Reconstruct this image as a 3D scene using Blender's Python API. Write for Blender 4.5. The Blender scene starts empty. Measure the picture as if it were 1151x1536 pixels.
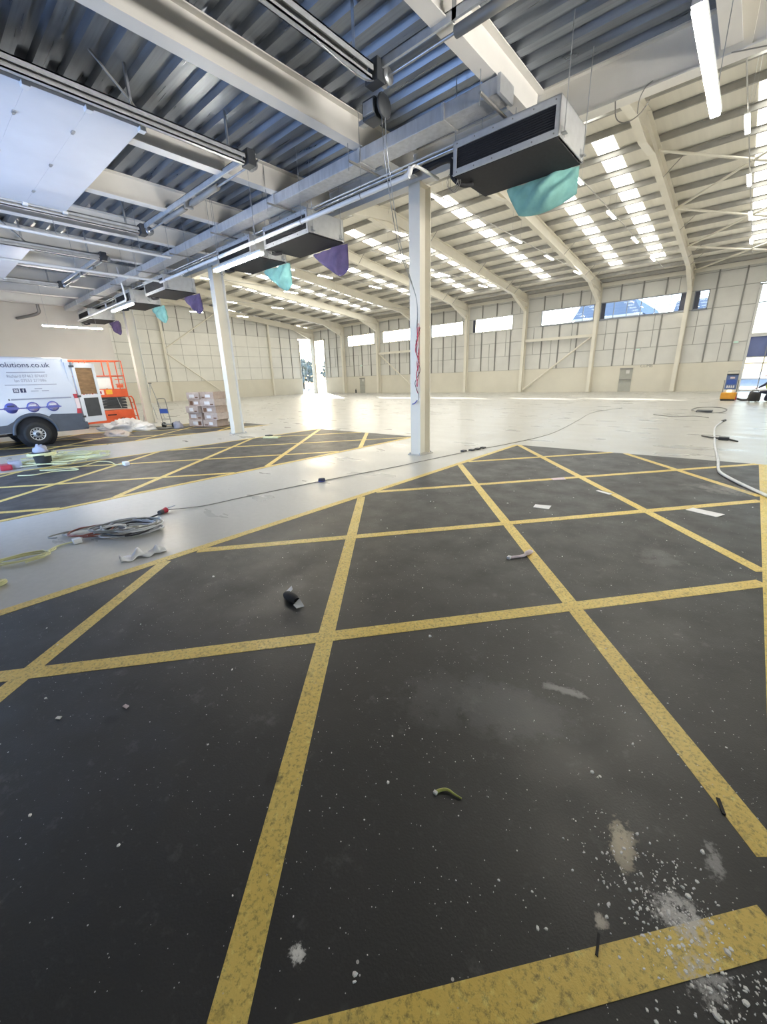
import bpy, bmesh, math, random
from mathutils import Vector, Matrix, noise as mnoise
random.seed(7)
S = bpy.context.scene
COL = S.collection
PI = math.pi

# ------------------------------------------------------------------ camera, world, sun, area light, exposure
F_PX, YAW, PITCH, ROLL, EYE = 607.61, -0.723789, 0.3167436, -0.0324214, 1.6
cyw, syw, cp, sp, cr, sr = math.cos(YAW), math.sin(YAW), math.cos(PITCH), math.sin(PITCH), math.cos(ROLL), math.sin(ROLL)
fwd = Vector((syw * cp, cyw * cp, -sp)); rgt = Vector((cyw, -syw, 0)); upv = rgt.cross(fwd)
r2 = cr * rgt + sr * upv; u2 = -sr * rgt + cr * upv
cam_data = bpy.data.cameras.new('camera'); cam = bpy.data.objects.new('camera', cam_data); COL.objects.link(cam)
cam.matrix_world = Matrix(((r2.x, u2.x, -fwd.x, 0), (r2.y, u2.y, -fwd.y, 0), (r2.z, u2.z, -fwd.z, EYE), (0, 0, 0, 1)))
cam_data.sensor_fit = 'VERTICAL'; cam_data.sensor_height = 36.0; cam_data.lens = F_PX / 1536.0 * 36.0
cam_data.clip_start = 0.02; cam_data.clip_end = 900
S.camera = cam

SUN_DIR = Vector((14.2, -10.5, -6.2)).normalized()
world = bpy.data.worlds.new('sky'); S.world = world; world.use_nodes = True
wn = world.node_tree.nodes; wl = world.node_tree.links
sky = wn.new('ShaderNodeTexSky'); sky.sky_type = 'NISHITA'; sky.sun_disc = False
sky.sun_elevation = math.asin(-SUN_DIR.z); sky.sun_rotation = math.atan2(-SUN_DIR.x, -SUN_DIR.y)
sky.air_density = 1.0; sky.dust_density = 1.6; sky.ozone_density = 1.6
wl.new(sky.outputs[0], wn['Background'].inputs[0]); wn['Background'].inputs[1].default_value = 1.05
sun_d = bpy.data.lights.new('sun', 'SUN'); sun_d.energy = 26.0; sun_d.angle = 0.012; sun_d.color = (1.0, 0.93, 0.80)
sun = bpy.data.objects.new('sun', sun_d); COL.objects.link(sun)
sun.rotation_euler = SUN_DIR.to_track_quat('-Z', 'Y').to_euler()
SKYLIGHT_EMIT = 6.5
LED_EMIT = 62.0
S.view_settings.view_transform = 'Standard'; S.view_settings.look = 'None'
S.view_settings.gamma = 1.0; S.view_settings.use_curve_mapping = False
S.view_settings.exposure = 0.0
S.cycles.max_bounces = 10; S.cycles.diffuse_bounces = 6; S.cycles.glossy_bounces = 4; S.cycles.transparent_max_bounces = 12
S.cycles.sample_clamp_indirect = 8.0; S.cycles.caustics_reflective = False; S.cycles.caustics_refractive = False
S.cycles.use_denoising = True

# daylight at the open loading doors, plus an added fill lamp aimed up at the soffit
def area_lamp(name, loc, aim, sx, sy, power, colr, spread=180):
    d = bpy.data.lights.new(name, 'AREA'); d.shape = 'RECTANGLE'; d.size = sx; d.size_y = sy; d.energy = power; d.color = colr; d.spread = math.radians(spread)
    o = bpy.data.objects.new(name, d); COL.objects.link(o); o.location = loc
    o.rotation_euler = Vector(aim).to_track_quat('-Z', 'Y').to_euler(); return o
area_lamp('door_daylight', (-9.05, -1.75, 1.9), (0, 1, 0.15), 4.2, 3.6, 300, (0.36, 0.56, 1.0), 140)
area_lamp('door_daylight', (-16.25, -1.75, 1.9), (0, 1, 0.15), 4.2, 3.6, 300, (0.36, 0.56, 1.0), 140)
area_lamp('soffit_fill_lamp', (13.3, 4.2, 0.5), (-1, 0.03, 0.72), 6.4, 0.9, 980, (1.0, 0.96, 0.90), 82)  # added out of view to brighten soffit and beams but spare the near floor

# ------------------------------------------------------------------ materials
def mat(name, col, rough=0.6, metal=0.0, var=0.0, scale=6.0, bump=0.0, bscale=60.0, stretch=None, col2=None, spec=0.5, emit=None, estr=0.0, rvar=0.0):
    m = bpy.data.materials.new(name); m.use_nodes = True
    n = m.node_tree.nodes; l = m.node_tree.links; b = n['Principled BSDF']
    b.inputs['Base Color'].default_value = (*col, 1); b.inputs['Roughness'].default_value = rough
    b.inputs['Metallic'].default_value = metal; b.inputs['Specular IOR Level'].default_value = spec
    if emit:
        b.inputs['Emission Color'].default_value = (*emit, 1); b.inputs['Emission Strength'].default_value = estr
    if var or bump or col2 or rvar:
        tc = n.new('ShaderNodeTexCoord'); mp = n.new('ShaderNodeMapping'); l.new(tc.outputs['Object'], mp.inputs[0])
        if stretch: mp.inputs['Scale'].default_value = stretch
        nz = n.new('ShaderNodeTexNoise'); nz.inputs['Scale'].default_value = scale; nz.inputs['Detail'].default_value = 5
        l.new(mp.outputs[0], nz.inputs['Vector'])
        if var or col2:
            rp = n.new('ShaderNodeValToRGB'); l.new(nz.outputs[0], rp.inputs[0])
            c2 = col2 or tuple(max(0, c * (1 - var)) for c in col); c1 = col if col2 else tuple(min(1, c * (1 + var)) for c in col)
            rp.color_ramp.elements[0].position = 0.34; rp.color_ramp.elements[1].position = 0.66
            rp.color_ramp.elements[0].color = (*c2, 1); rp.color_ramp.elements[1].color = (*c1, 1)
            l.new(rp.outputs[0], b.inputs['Base Color'])
        if rvar:
            mr = n.new('ShaderNodeMapRange'); l.new(nz.outputs[0], mr.inputs[0])
            mr.inputs[1].default_value = 0.3; mr.inputs[2].default_value = 0.7
            mr.inputs[3].default_value = max(0.03, rough - rvar); mr.inputs[4].default_value = rough + rvar
            l.new(mr.outputs[0], b.inputs['Roughness'])
        if bump:
            n2 = n.new('ShaderNodeTexNoise'); n2.inputs['Scale'].default_value = bscale; l.new(mp.outputs[0], n2.inputs['Vector'])
            bp = n.new('ShaderNodeBump'); bp.inputs['Strength'].default_value = bump; bp.inputs['Distance'].default_value = 0.02
            l.new(n2.outputs[0], bp.inputs['Height']); l.new(bp.outputs[0], b.inputs['Normal'])
    return m

M = {}
M['white_steel'] = mat('white_painted_steel', (0.77, 0.735, 0.645), 0.42, var=0.03, scale=1.5)
M['grey_steel'] = mat('pale_grey_steel', (0.52, 0.51, 0.49), 0.45, var=0.05, scale=2)
M['beam_paint'] = mat('beam_cream_paint', (0.72, 0.70, 0.66), 0.5, var=0.04, scale=2)
M['liner'] = mat('roof_liner', (0.78, 0.75, 0.675), 0.5, var=0.04, scale=0.6, stretch=(8, 0.4, 1))
M['purlin'] = mat('galvanised_purlin', (0.40, 0.39, 0.365), 0.5, 0.15, var=0.08, scale=3)
M['panel'] = mat('wall_liner_panel', (0.68, 0.675, 0.645), 0.5, var=0.05, scale=0.9)
M['board'] = mat('white_insulated_board', (0.78, 0.77, 0.73), 0.5, var=0.03, scale=0.9)
M['joint'] = mat('wall_joint_grey', (0.36, 0.355, 0.34), 0.7)
M['mullion'] = mat('wall_rail_grey', (0.27, 0.265, 0.25), 0.55, 0.3)
M['plinth'] = mat('cream_wall_paint', (0.70, 0.665, 0.575), 0.62, var=0.03, scale=0.8)
M['dark_unseen_wall'] = mat('dark_low_bounce_wall', (0.16, 0.155, 0.15), 0.9, var=0.1, scale=3)  # dark tone given to the unseen front wall to cut light bounce
M['partition'] = mat('plaster_partition', (0.72, 0.69, 0.645), 0.8, var=0.03, scale=0.7)
M['galv'] = mat('galvanised_steel', (0.44, 0.455, 0.475), 0.38, 0.75, var=0.16, scale=9, rvar=0.1)
M['deck'] = mat('galvanised_decking', (0.27, 0.30, 0.345), 0.38, 0.75, var=0.14, scale=5, stretch=(0.25, 6, 1), rvar=0.12)
M['duct_foil'] = mat('duct_foil_skin', (0.52, 0.53, 0.55), 0.42, 0.45, var=0.10, scale=14, stretch=(1, 1, 0.2), bump=0.25, bscale=40)
M['track'] = mat('galvanised_track', (0.55, 0.565, 0.58), 0.42, 0.45, var=0.1, scale=8)
M['casing'] = mat('unit_casing', (0.56, 0.57, 0.58), 0.42, 0.55, var=0.06, scale=10)
M['black'] = mat('black_insulation', (0.012, 0.012, 0.015), 0.75, var=0.2, scale=20)
M['rubber'] = mat('black_rubber', (0.02, 0.02, 0.021), 0.7, var=0.2, scale=30)
M['dark'] = mat('dark_grey_plastic', (0.045, 0.05, 0.058), 0.5, var=0.1)
M['white_pipe'] = mat('white_plastic_pipe', (0.72, 0.72, 0.72), 0.35, var=0.03)
M['white'] = mat('white_paint', (0.76, 0.76, 0.75), 0.4, var=0.02)
M['door_panel'] = mat('overhead_door_panel', (0.72, 0.72, 0.745), 0.42, var=0.03, scale=2)
M['frame_grey'] = mat('window_frame_grey', (0.30, 0.32, 0.36), 0.45, 0.3, var=0.05)
M['frame_white'] = mat('pale_aluminium_frame', (0.68, 0.68, 0.66), 0.4, 0.2, var=0.03)
M['frame_dark'] = mat('dark_window_frame', (0.05, 0.055, 0.085), 0.45, var=0.1)
M['steel_door'] = mat('grey_steel_door', (0.40, 0.40, 0.36), 0.5, var=0.04)
M['teal'] = mat('teal_cloth', (0.21, 0.44, 0.395), 0.85, var=0.12, scale=7, bump=0.2, bscale=25)
M['purple'] = mat('purple_cloth', (0.085, 0.062, 0.145), 0.8, var=0.16, scale=7, bump=0.2, bscale=25)
M['van_white'] = mat('van_white_paint', (0.60, 0.64, 0.72), 0.22, var=0.015, scale=1)
M['van_grey'] = mat('van_grey_cladding', (0.06, 0.075, 0.105), 0.45, var=0.08)
M['text_dark'] = mat('lettering_dark_blue', (0.04, 0.045, 0.11), 0.5, var=0.05)
M['text_grey'] = mat('lettering_grey', (0.30, 0.32, 0.40), 0.5, var=0.05)
M['badge_blue'] = mat('badge_blue', (0.09, 0.10, 0.36), 0.45, var=0.1)
M['badge_mid'] = mat('badge_violet_grey', (0.34, 0.30, 0.46), 0.45, var=0.2, scale=30)
M['lavender'] = mat('grey_lavender_cloth', (0.36, 0.355, 0.42), 0.85, var=0.1, scale=6)
M['red_lamp'] = mat('red_lamp_plastic', (0.42, 0.03, 0.05), 0.25, var=0.1)
M['clear_lamp'] = mat('clear_lamp_plastic', (0.75, 0.62, 0.62), 0.2, var=0.05)
M['rim'] = mat('steel_wheel_rim', (0.50, 0.51, 0.53), 0.35, 0.6, var=0.1)
M['plywood'] = mat('plywood_lining', (0.20, 0.12, 0.06), 0.7, var=0.25, scale=5, stretch=(1, 1, 6))
M['orange'] = mat('orange_lift_paint', (0.72, 0.11, 0.035), 0.45, var=0.08, scale=4)
M['yellow_plastic'] = mat('yellow_sticker', (0.75, 0.42, 0.04), 0.5, var=0.05)
M['cardboard'] = mat('cardboard', (0.44, 0.35, 0.30), 0.85, var=0.1, scale=8)
M['cardboard2'] = mat('pale_cardboard', (0.52, 0.44, 0.40), 0.85, var=0.1, scale=8)
M['brown_tape'] = mat('brown_parcel_tape', (0.16, 0.08, 0.045), 0.35, var=0.1)
M['label_white'] = mat('white_sticker', (0.74, 0.74, 0.76), 0.6, var=0.04)
M['blue'] = mat('blue_plastic', (0.05, 0.11, 0.42), 0.4, var=0.08)
M['sheet'] = mat('plastic_sheeting', (0.72, 0.71, 0.72), 0.3, var=0.06, scale=3)
M['yellow_cable'] = mat('pale_yellow_cable', (0.66, 0.64, 0.36), 0.5, var=0.1, scale=3)
M['grey_cable'] = mat('grey_cable', (0.42, 0.43, 0.47), 0.5, var=0.12, scale=8)
M['pale_cable'] = mat('pale_grey_cable', (0.62, 0.63, 0.66), 0.45, var=0.08, scale=8)
M['black_cable'] = mat('black_cable', (0.03, 0.03, 0.035), 0.5, var=0.15)
M['brown_cable'] = mat('red_brown_cable', (0.26, 0.08, 0.06), 0.5, var=0.15)
M['red_plug'] = mat('red_plug', (0.40, 0.025, 0.05), 0.4, var=0.1)
M['grinder_orange'] = mat('amber_machine_paint', (0.80, 0.36, 0.03), 0.4, var=0.06)
M['grinder_blue'] = mat('blue_grey_panel', (0.12, 0.17, 0.34), 0.4, var=0.12, scale=9)
M['hivis'] = mat('hi_vis_yellow', (0.60, 0.75, 0.12), 0.75, var=0.06)
M['navy'] = mat('navy_cloth', (0.035, 0.04, 0.075), 0.8, var=0.15)
M['skin'] = mat('skin', (0.55, 0.33, 0.24), 0.55, var=0.06)
M['hair'] = mat('dark_hair', (0.03, 0.022, 0.018), 0.6, var=0.15)
M['leaf'] = mat('olive_green_strip', (0.36, 0.38, 0.10), 0.5, var=0.2, scale=40)
M['flake'] = mat('plaster_flake', (0.82, 0.81, 0.80), 0.85, var=0.05, scale=50)
M['tape_pink'] = mat('pale_pink_cloth', (0.66, 0.56, 0.60), 0.85, var=0.08, scale=30)
M['red_tape'] = mat('red_white_barrier_tape', (0.50, 0.05, 0.09), 0.5, var=0.2, scale=12)
M['outside_ground'] = mat('pale_tarmac_outside', (0.42, 0.41, 0.40), 0.9, var=0.08, scale=0.2)
M['blue_roof'] = mat('blue_grey_sheet_cladding', (0.15, 0.20, 0.30), 0.5, 0.1, var=0.06, scale=0.3)
M['grey_clad'] = mat('light_grey_cladding', (0.55, 0.57, 0.60), 0.5, var=0.04, scale=0.3)
M['foliage'] = mat('hazed_green_foliage', (0.17, 0.20, 0.18), 0.9, var=0.3, scale=2.5)  # distance haze put into the leaf colour by paling it
M['trunk'] = mat('bark', (0.12, 0.09, 0.06), 0.9, var=0.2)
M['spandrel'] = mat('blue_spandrel_glass', (0.17, 0.21, 0.42), 0.12, var=0.05, scale=1.5)
M['skylight'] = mat('translucent_rooflight', (0.85, 0.85, 0.80), 0.5, emit=(1.0, 0.985, 0.90), estr=SKYLIGHT_EMIT)
M['led'] = mat('led_diffuser', (0.9, 0.9, 0.85), 0.4, emit=(1.0, 0.95, 0.80), estr=LED_EMIT)
M['led_strong'] = mat('bright_led_diffuser', (0.9, 0.9, 0.85), 0.4, emit=(1.0, 0.95, 0.82), estr=LED_EMIT * 3.5)
M['screen_glow'] = mat('work_lamp_lens', (0.9, 0.85, 0.6), 0.3, emit=(1.0, 0.86, 0.5), estr=3.0)
M['green_lamp'] = mat('emergency_lamp_lens', (0.6, 0.85, 0.75), 0.3, var=0.03)

def glass_mat():
    m = bpy.data.materials.new('window_glass'); m.use_nodes = True
    n = m.node_tree.nodes; l = m.node_tree.links; n.remove(n['Principled BSDF'])
    t = n.new('ShaderNodeBsdfTransparent'); t.inputs[0].default_value = (0.93, 0.95, 0.96, 1)
    g = n.new('ShaderNodeBsdfGlossy'); g.inputs['Roughness'].default_value = 0.02
    nz = n.new('ShaderNodeTexNoise'); nz.inputs['Scale'].default_value = 0.7
    lw = n.new('ShaderNodeLayerWeight'); lw.inputs[0].default_value = 0.5
    pw = n.new('ShaderNodeMath'); pw.operation = 'POWER'; pw.inputs[1].default_value = 5.0; l.new(lw.outputs['Facing'], pw.inputs[0])
    fr = n.new('ShaderNodeMath'); fr.operation = 'MULTIPLY_ADD'; fr.inputs[1].default_value = 0.9; fr.inputs[2].default_value = 0.04; l.new(pw.outputs[0], fr.inputs[0])
    mx = n.new('ShaderNodeMixShader'); l.new(fr.outputs[0], mx.inputs[0]); l.new(t.outputs[0], mx.inputs[1]); l.new(g.outputs[0], mx.inputs[2])
    bp = n.new('ShaderNodeBump'); bp.inputs['Strength'].default_value = 0.02; l.new(nz.outputs[0], bp.inputs['Height']); l.new(bp.outputs[0], g.inputs['Normal'])
    l.new(mx.outputs[0], n['Material Output'].inputs[0]); return m
M['glass'] = glass_mat()

def concrete_mat():
    m = bpy.data.materials.new('polished_concrete'); m.use_nodes = True
    n = m.node_tree.nodes; l = m.node_tree.links; b = n['Principled BSDF']
    tc = n.new('ShaderNodeTexCoord')
    def nz(scale, detail=6, st=None, rough=0.55):
        v = tc.outputs['Object']
        if st:
            mp = n.new('ShaderNodeMapping'); mp.inputs['Scale'].default_value = st; l.new(v, mp.inputs[0]); v = mp.outputs[0]
        x = n.new('ShaderNodeTexNoise'); x.inputs['Scale'].default_value = scale; x.inputs['Detail'].default_value = detail
        x.inputs['Roughness'].default_value = rough; l.new(v, x.inputs['Vector']); return x.outputs[0]
    big = nz(0.35, 3, (1, 0.5, 1), 0.45); streak = nz(0.9, 4, (0.8, 2.0, 1), 0.5); fine = nz(14, 4)
    rp = n.new('ShaderNodeValToRGB'); e = rp.color_ramp.elements
    e[0].position = 0.22; e[0].color = (0.42, 0.41, 0.385, 1); e[1].position = 0.78; e[1].color = (0.52, 0.51, 0.48, 1)
    mixf = n.new('ShaderNodeMix'); mixf.inputs[0].default_value = 0.5; l.new(big, mixf.inputs[2]); l.new(streak, mixf.inputs[3])
    l.new(mixf.outputs[0], rp.inputs[0])
    mc = n.new('ShaderNodeMix'); mc.data_type = 'RGBA'; mc.blend_type = 'MULTIPLY'; mc.inputs[0].default_value = 0.35
    rp2 = n.new('ShaderNodeValToRGB'); l.new(fine, rp2.inputs[0]); rp2.color_ramp.elements[0].position = 0.3; rp2.color_ramp.elements[1].position = 0.7
    rp2.color_ramp.elements[0].color = (0.75, 0.75, 0.75, 1)
    l.new(rp.outputs[0], mc.inputs[6]); l.new(rp2.outputs[0], mc.inputs[7]); l.new(mc.outputs[2], b.inputs['Base Color'])
    mr = n.new('ShaderNodeMapRange'); l.new(streak, mr.inputs[0]); mr.inputs[1].default_value = 0.35; mr.inputs[2].default_value = 0.65
    mr.inputs[3].default_value = 0.27; mr.inputs[4].default_value = 0.40; b.inputs['Specular IOR Level'].default_value = 0.36; l.new(mr.outputs[0], b.inputs['Roughness'])
    bp = n.new('ShaderNodeBump'); bp.inputs['Strength'].default_value = 0.02; bp.inputs['Distance'].default_value = 0.02
    l.new(nz(2.2, 3, (1, 1.6, 1)), bp.inputs['Height']); l.new(bp.outputs[0], b.inputs['Normal'])
    return m
M['concrete'] = concrete_mat()

# stains of their own shape on the painted bays: x, y, rx, ry, colour, strength, noise scale, cutoff
STAINS = [(-0.05, 1.285, 0.065, 0.125, (0.50, 0.44, 0.34), 1.0, 26, 0.40),
          (0.13, 1.17, 0.16, 0.12, (0.62, 0.60, 0.60), 0.85, 34, 0.53),
          (0.20, 1.05, 0.13, 0.13, (0.62, 0.60, 0.60), 0.6, 40, 0.55),
          (-0.705, 0.352, 0.045, 0.04, (0.74, 0.73, 0.72), 1.0, 70, 0.47),
          (-0.05, 1.0, 0.035, 0.045, (0.50, 0.45, 0.40), 0.8, 45, 0.47),
          (-0.62, 1.62, 0.40, 0.28, (0.16, 0.16, 0.17), 0.40, 3, 0.36),
          (-0.45, 1.92, 0.22, 0.05, (0.34, 0.33, 0.34), 0.6, 14, 0.46),
          (0.20, 1.42, 0.05, 0.12, (0.40, 0.39, 0.40), 0.6, 30, 0.5),
          (-0.95, 1.45, 0.30, 0.30, (0.14, 0.14, 0.15), 0.25, 4, 0.42),
          (0.05, 7.2, 0.9, 0.5, (0.26, 0.25, 0.24), 0.5, 5, 0.5),
          (-0.35, 4.1, 0.3, 0.3, (0.20, 0.19, 0.20), 0.3, 5, 0.46),
          (-2.15, 0.285, 0.05, 0.05, (0.008, 0.008, 0.009), 0.9, 6, 0.3),
          (-1.235, 0.63, 0.05, 0.05, (0.010, 0.010, 0.011), 0.8, 6, 0.3),
          (-1.55, 5.12, 0.35, 0.22, (0.015, 0.015, 0.017), 0.7, 5, 0.38),
          (-1.35, 6.05, 0.3, 0.22, (0.012, 0.012, 0.013), 0.8, 5, 0.38),
          (-2.0, 5.17, 0.3, 0.2, (0.018, 0.018, 0.02), 0.6, 5, 0.4)]
def bay_mat(name, base, base2, rlo, rhi, stains=True, specks=0.9, worn=0.0):
    m = bpy.data.materials.new(name); m.use_nodes = True
    n = m.node_tree.nodes; l = m.node_tree.links; b = n['Principled BSDF']; tc = n.new('ShaderNodeTexCoord'); P = tc.outputs['Object']
    def nz(scale, detail=5, rough=0.6, vec=None):
        x = n.new('ShaderNodeTexNoise'); x.inputs['Scale'].default_value = scale; x.inputs['Detail'].default_value = detail
        x.inputs['Roughness'].default_value = rough; l.new(vec or P, x.inputs['Vector']); return x.outputs[0]
    def rng(v, a, c, lo=0.0, hi=1.0):
        x = n.new('ShaderNodeMapRange'); l.new(v, x.inputs[0]); x.inputs[1].default_value = a; x.inputs[2].default_value = c
        x.inputs[3].default_value = lo; x.inputs[4].default_value = hi; return x.outputs[0]
    def mth(op, a, c):
        x = n.new('ShaderNodeMath'); x.operation = op
        for i, v in enumerate((a, c)):
            if isinstance(v, (int, float)): x.inputs[i].default_value = v
            else: l.new(v, x.inputs[i])
        return x.outputs[0]
    def mix(f, c1, c2):
        x = n.new('ShaderNodeMix'); x.data_type = 'RGBA'; x.clamp_factor = True
        if isinstance(f, (int, float)): x.inputs[0].default_value = f
        else: l.new(f, x.inputs[0])
        for i, v in ((6, c1), (7, c2)):
            if isinstance(v, tuple): x.inputs[i].default_value = (*v, 1)
            else: l.new(v, x.inputs[i])
        return x.outputs[2]
    c = mix(rng(nz(1.3), 0.3, 0.7), base, base2)
    c = mix(rng(nz(28, 4), 0.58, 0.8, 0, 0.55), c, tuple(min(1, x * 2.2) for x in base2))
    c = mix(rng(nz(5.5, 7, 0.7), 0.60, 0.78, 0, 0.38), c, (0.19, 0.185, 0.19))
    if worn:
        c = mix(rng(nz(55, 5, 0.75), 0.50, 0.68, 0, worn), c, (0.045, 0.035, 0.02))
        c = mix(rng(nz(9, 5, 0.7), 0.58, 0.75, 0, worn * 0.7), c, (0.10, 0.075, 0.03))
    for sc, th, gate in ((34, 0.055, 0.80), (80, 0.09, 0.84), (13, 0.035, 0.72)):
        vo = n.new('ShaderNodeTexVoronoi'); vo.inputs['Scale'].default_value = sc; l.new(P, vo.inputs['Vector'])
        sep = n.new('ShaderNodeSeparateColor'); l.new(vo.outputs['Color'], sep.inputs[0])
        d = mth('LESS_THAN', vo.outputs['Distance'], mth('MULTIPLY', sep.outputs[1], th * 2))
        g = mth('GREATER_THAN', sep.outputs[0], gate)
        c = mix(mth('MULTIPLY', mth('MULTIPLY', d, g), specks), c, (0.55, 0.54, 0.53))
    if stains:
        for (x, y, rx, ry, colr, st, nsc, cut) in STAINS:
            mp = n.new('ShaderNodeMapping'); mp.vector_type = 'TEXTURE'; mp.inputs['Location'].default_value = (x, y, 0)
            mp.inputs['Scale'].default_value = (rx, ry, 1.0); mp.inputs['Rotation'].default_value = (0, 0, 0.25); l.new(P, mp.inputs[0])
            ln = n.new('ShaderNodeVectorMath'); ln.operation = 'LENGTH'; l.new(mp.outputs[0], ln.inputs[0])
            fall = rng(ln.outputs['Value'], 0.25, 1.25, 1.0, 0.0)
            edge = rng(mth('ADD', nz(nsc, 6, 0.7), mth('MULTIPLY', mth('SUBTRACT', fall, 0.75), 0.5)), cut - 0.03, cut + 0.10)
            c = mix(mth('MULTIPLY', mth('MULTIPLY', edge, fall), st), c, colr)
    l.new(c, b.inputs['Base Color'])
    l.new(rng(nz(3.0), 0.3, 0.7, rlo, rhi), b.inputs['Roughness'])
    bp = n.new('ShaderNodeBump'); bp.inputs['Strength'].default_value = 0.25; bp.inputs['Distance'].default_value = 0.004
    l.new(nz(120, 3), bp.inputs['Height']); l.new(bp.outputs[0], b.inputs['Normal'])
    return m
M['bay'] = bay_mat('black_bay_coating', (0.016, 0.016, 0.017), (0.025, 0.0245, 0.026), 0.42, 0.6)
M['line'] = bay_mat('yellow_road_paint', (0.66, 0.46, 0.095), (0.74, 0.57, 0.17), 0.36, 0.52, stains=True, specks=0.5, worn=0.7)

# ------------------------------------------------------------------ geometry helpers
class G:
    def __init__(s): s.v = []; s.f = []; s.m = []; s.sm = []
    def add(s, vs, fs, m=0, smooth=False):
        o = len(s.v); s.v += [tuple(x) for x in vs]
        for f in fs: s.f.append(tuple(i + o for i in f)); s.m.append(m); s.sm.append(smooth)
        return s
    def box(s, x0, x1, y0, y1, z0, z1, m=0, T=None):
        vs = [Vector((x, y, z)) for z in (z0, z1) for y in (y0, y1) for x in (x0, x1)]
        if T is not None: vs = [T @ v for v in vs]
        return s.add(vs, [(0, 2, 3, 1), (4, 5, 7, 6), (0, 1, 5, 4), (2, 6, 7, 3), (0, 4, 6, 2), (1, 3, 7, 5)], m)
    def cbox(s, c, d, m=0, T=None): return s.box(c[0] - d[0] / 2, c[0] + d[0] / 2, c[1] - d[1] / 2, c[1] + d[1] / 2, c[2] - d[2] / 2, c[2] + d[2] / 2, m, T)
    def bevbox(s, x0, x1, y0, y1, z0, z1, r=0.01, m=0, T=None):
        bm = bmesh.new(); bmesh.ops.create_cube(bm, size=1)
        for v in bm.verts: v.co = Vector(((x0 + x1) / 2 + v.co.x * (x1 - x0), (y0 + y1) / 2 + v.co.y * (y1 - y0), (z0 + z1) / 2 + v.co.z * (z1 - z0)))
        bmesh.ops.bevel(bm, geom=bm.edges[:], offset=r, segments=2, affect='EDGES', profile=0.7)
        bm.verts.index_update()
        vs = [T @ v.co if T is not None else v.co.copy() for v in bm.verts]
        s.add(vs, [[v.index for v in f.verts] for f in bm.faces], m); bm.free(); return s
    def tube(s, pts, r, n=8, m=0, closed=False, smooth=True, caps=True):
        pts = [Vector(p) for p in pts]; N = len(pts); rs = r if isinstance(r, (list, tuple)) else [r] * N
        vs = []; prev = None
        for i, p in enumerate(pts):
            a = pts[i - 1] if (i > 0 or closed) else p; b = pts[(i + 1) % N] if (i < N - 1 or closed) else p
            t = (b - a); t = t.normalized() if t.length > 1e-9 else Vector((0, 0, 1))
            if prev is None:
                u = t.cross(Vector((0, 0, 1)));
                if u.length < 1e-3: u = t.cross(Vector((0, 1, 0)))
            else: u = prev - t * prev.dot(t)
            if u.length < 1e-6: u = t.orthogonal()
            u.normalize(); prev = u; w = t.cross(u)
            for k in range(n):
                an = 2 * PI * k / n; vs.append(p + (u * math.cos(an) + w * math.sin(an)) * rs[i])
        fs = []
        for i in range(N if closed else N - 1):
            j = (i + 1) % N
            for k in range(n): fs.append((i * n + k, i * n + (k + 1) % n, j * n + (k + 1) % n, j * n + k))
        s.add(vs, fs, m, smooth)
        if caps and not closed:
            s.add(vs[:n], [tuple(reversed(range(n)))], m); s.add(vs[-n:], [tuple(range(n))], m)
        return s
    def cyl(s, a, b, r0, r1=None, n=16, m=0, smooth=True): return s.tube([a, b], [r0, r0 if r1 is None else r1], n, m, smooth=smooth)
    def lathe(s, prof, c, axis='Z', n=24, m=0, smooth=True):
        vs = []
        for (r, h) in prof:
            for k in range(n):
                an = 2 * PI * k / n; a, b = r * math.cos(an), r * math.sin(an)
                vs.append(Vector(c) + (Vector((a, b, h)) if axis == 'Z' else Vector((h, a, b)) if axis == 'X' else Vector((a, h, b))))
        fs = [(i * n + k, i * n + (k + 1) % n, (i + 1) * n + (k + 1) % n, (i + 1) * n + k) for i in range(len(prof) - 1) for k in range(n)]
        return s.add(vs, fs, m, smooth)
    def prism(s, poly, lo, hi, axis='X', m=0):
        n = len(poly)
        def P(a, b, h): return (h, a, b) if axis == 'X' else ((a, h, b) if axis == 'Y' else (a, b, h))
        vs = [P(a, b, lo) for a, b in poly] + [P(a, b, hi) for a, b in poly]
        fs = [tuple(range(n))[::-1], tuple(range(n, 2 * n))] + [(i, (i + 1) % n, n + (i + 1) % n, n + i) for i in range(n)]
        return s.add(vs, fs, m)
    def ibeam(s, a, b, h, w, tf=0.016, tw=0.012, m=0, up=(0, 0, 1)):
        """I-section between a and b; a, b mark the middle of the section."""
        a = Vector(a); b = Vector(b); t = (b - a).normalized(); u = Vector(up); u = (u - t * u.dot(t)).normalized(); w_ = t.cross(u)
        T = Matrix((( w_.x, t.x, u.x, a.x), (w_.y, t.y, u.y, a.y), (w_.z, t.z, u.z, a.z), (0, 0, 0, 1))); L = (b - a).length
        s.box(-w / 2, w / 2, 0, L, -h / 2, -h / 2 + tf, m, T); s.box(-w / 2, w / 2, 0, L, h / 2 - tf, h / 2, m, T)
        s.box(-tw / 2, tw / 2, 0, L, -h / 2 + tf, h / 2 - tf, m, T); return s

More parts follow.
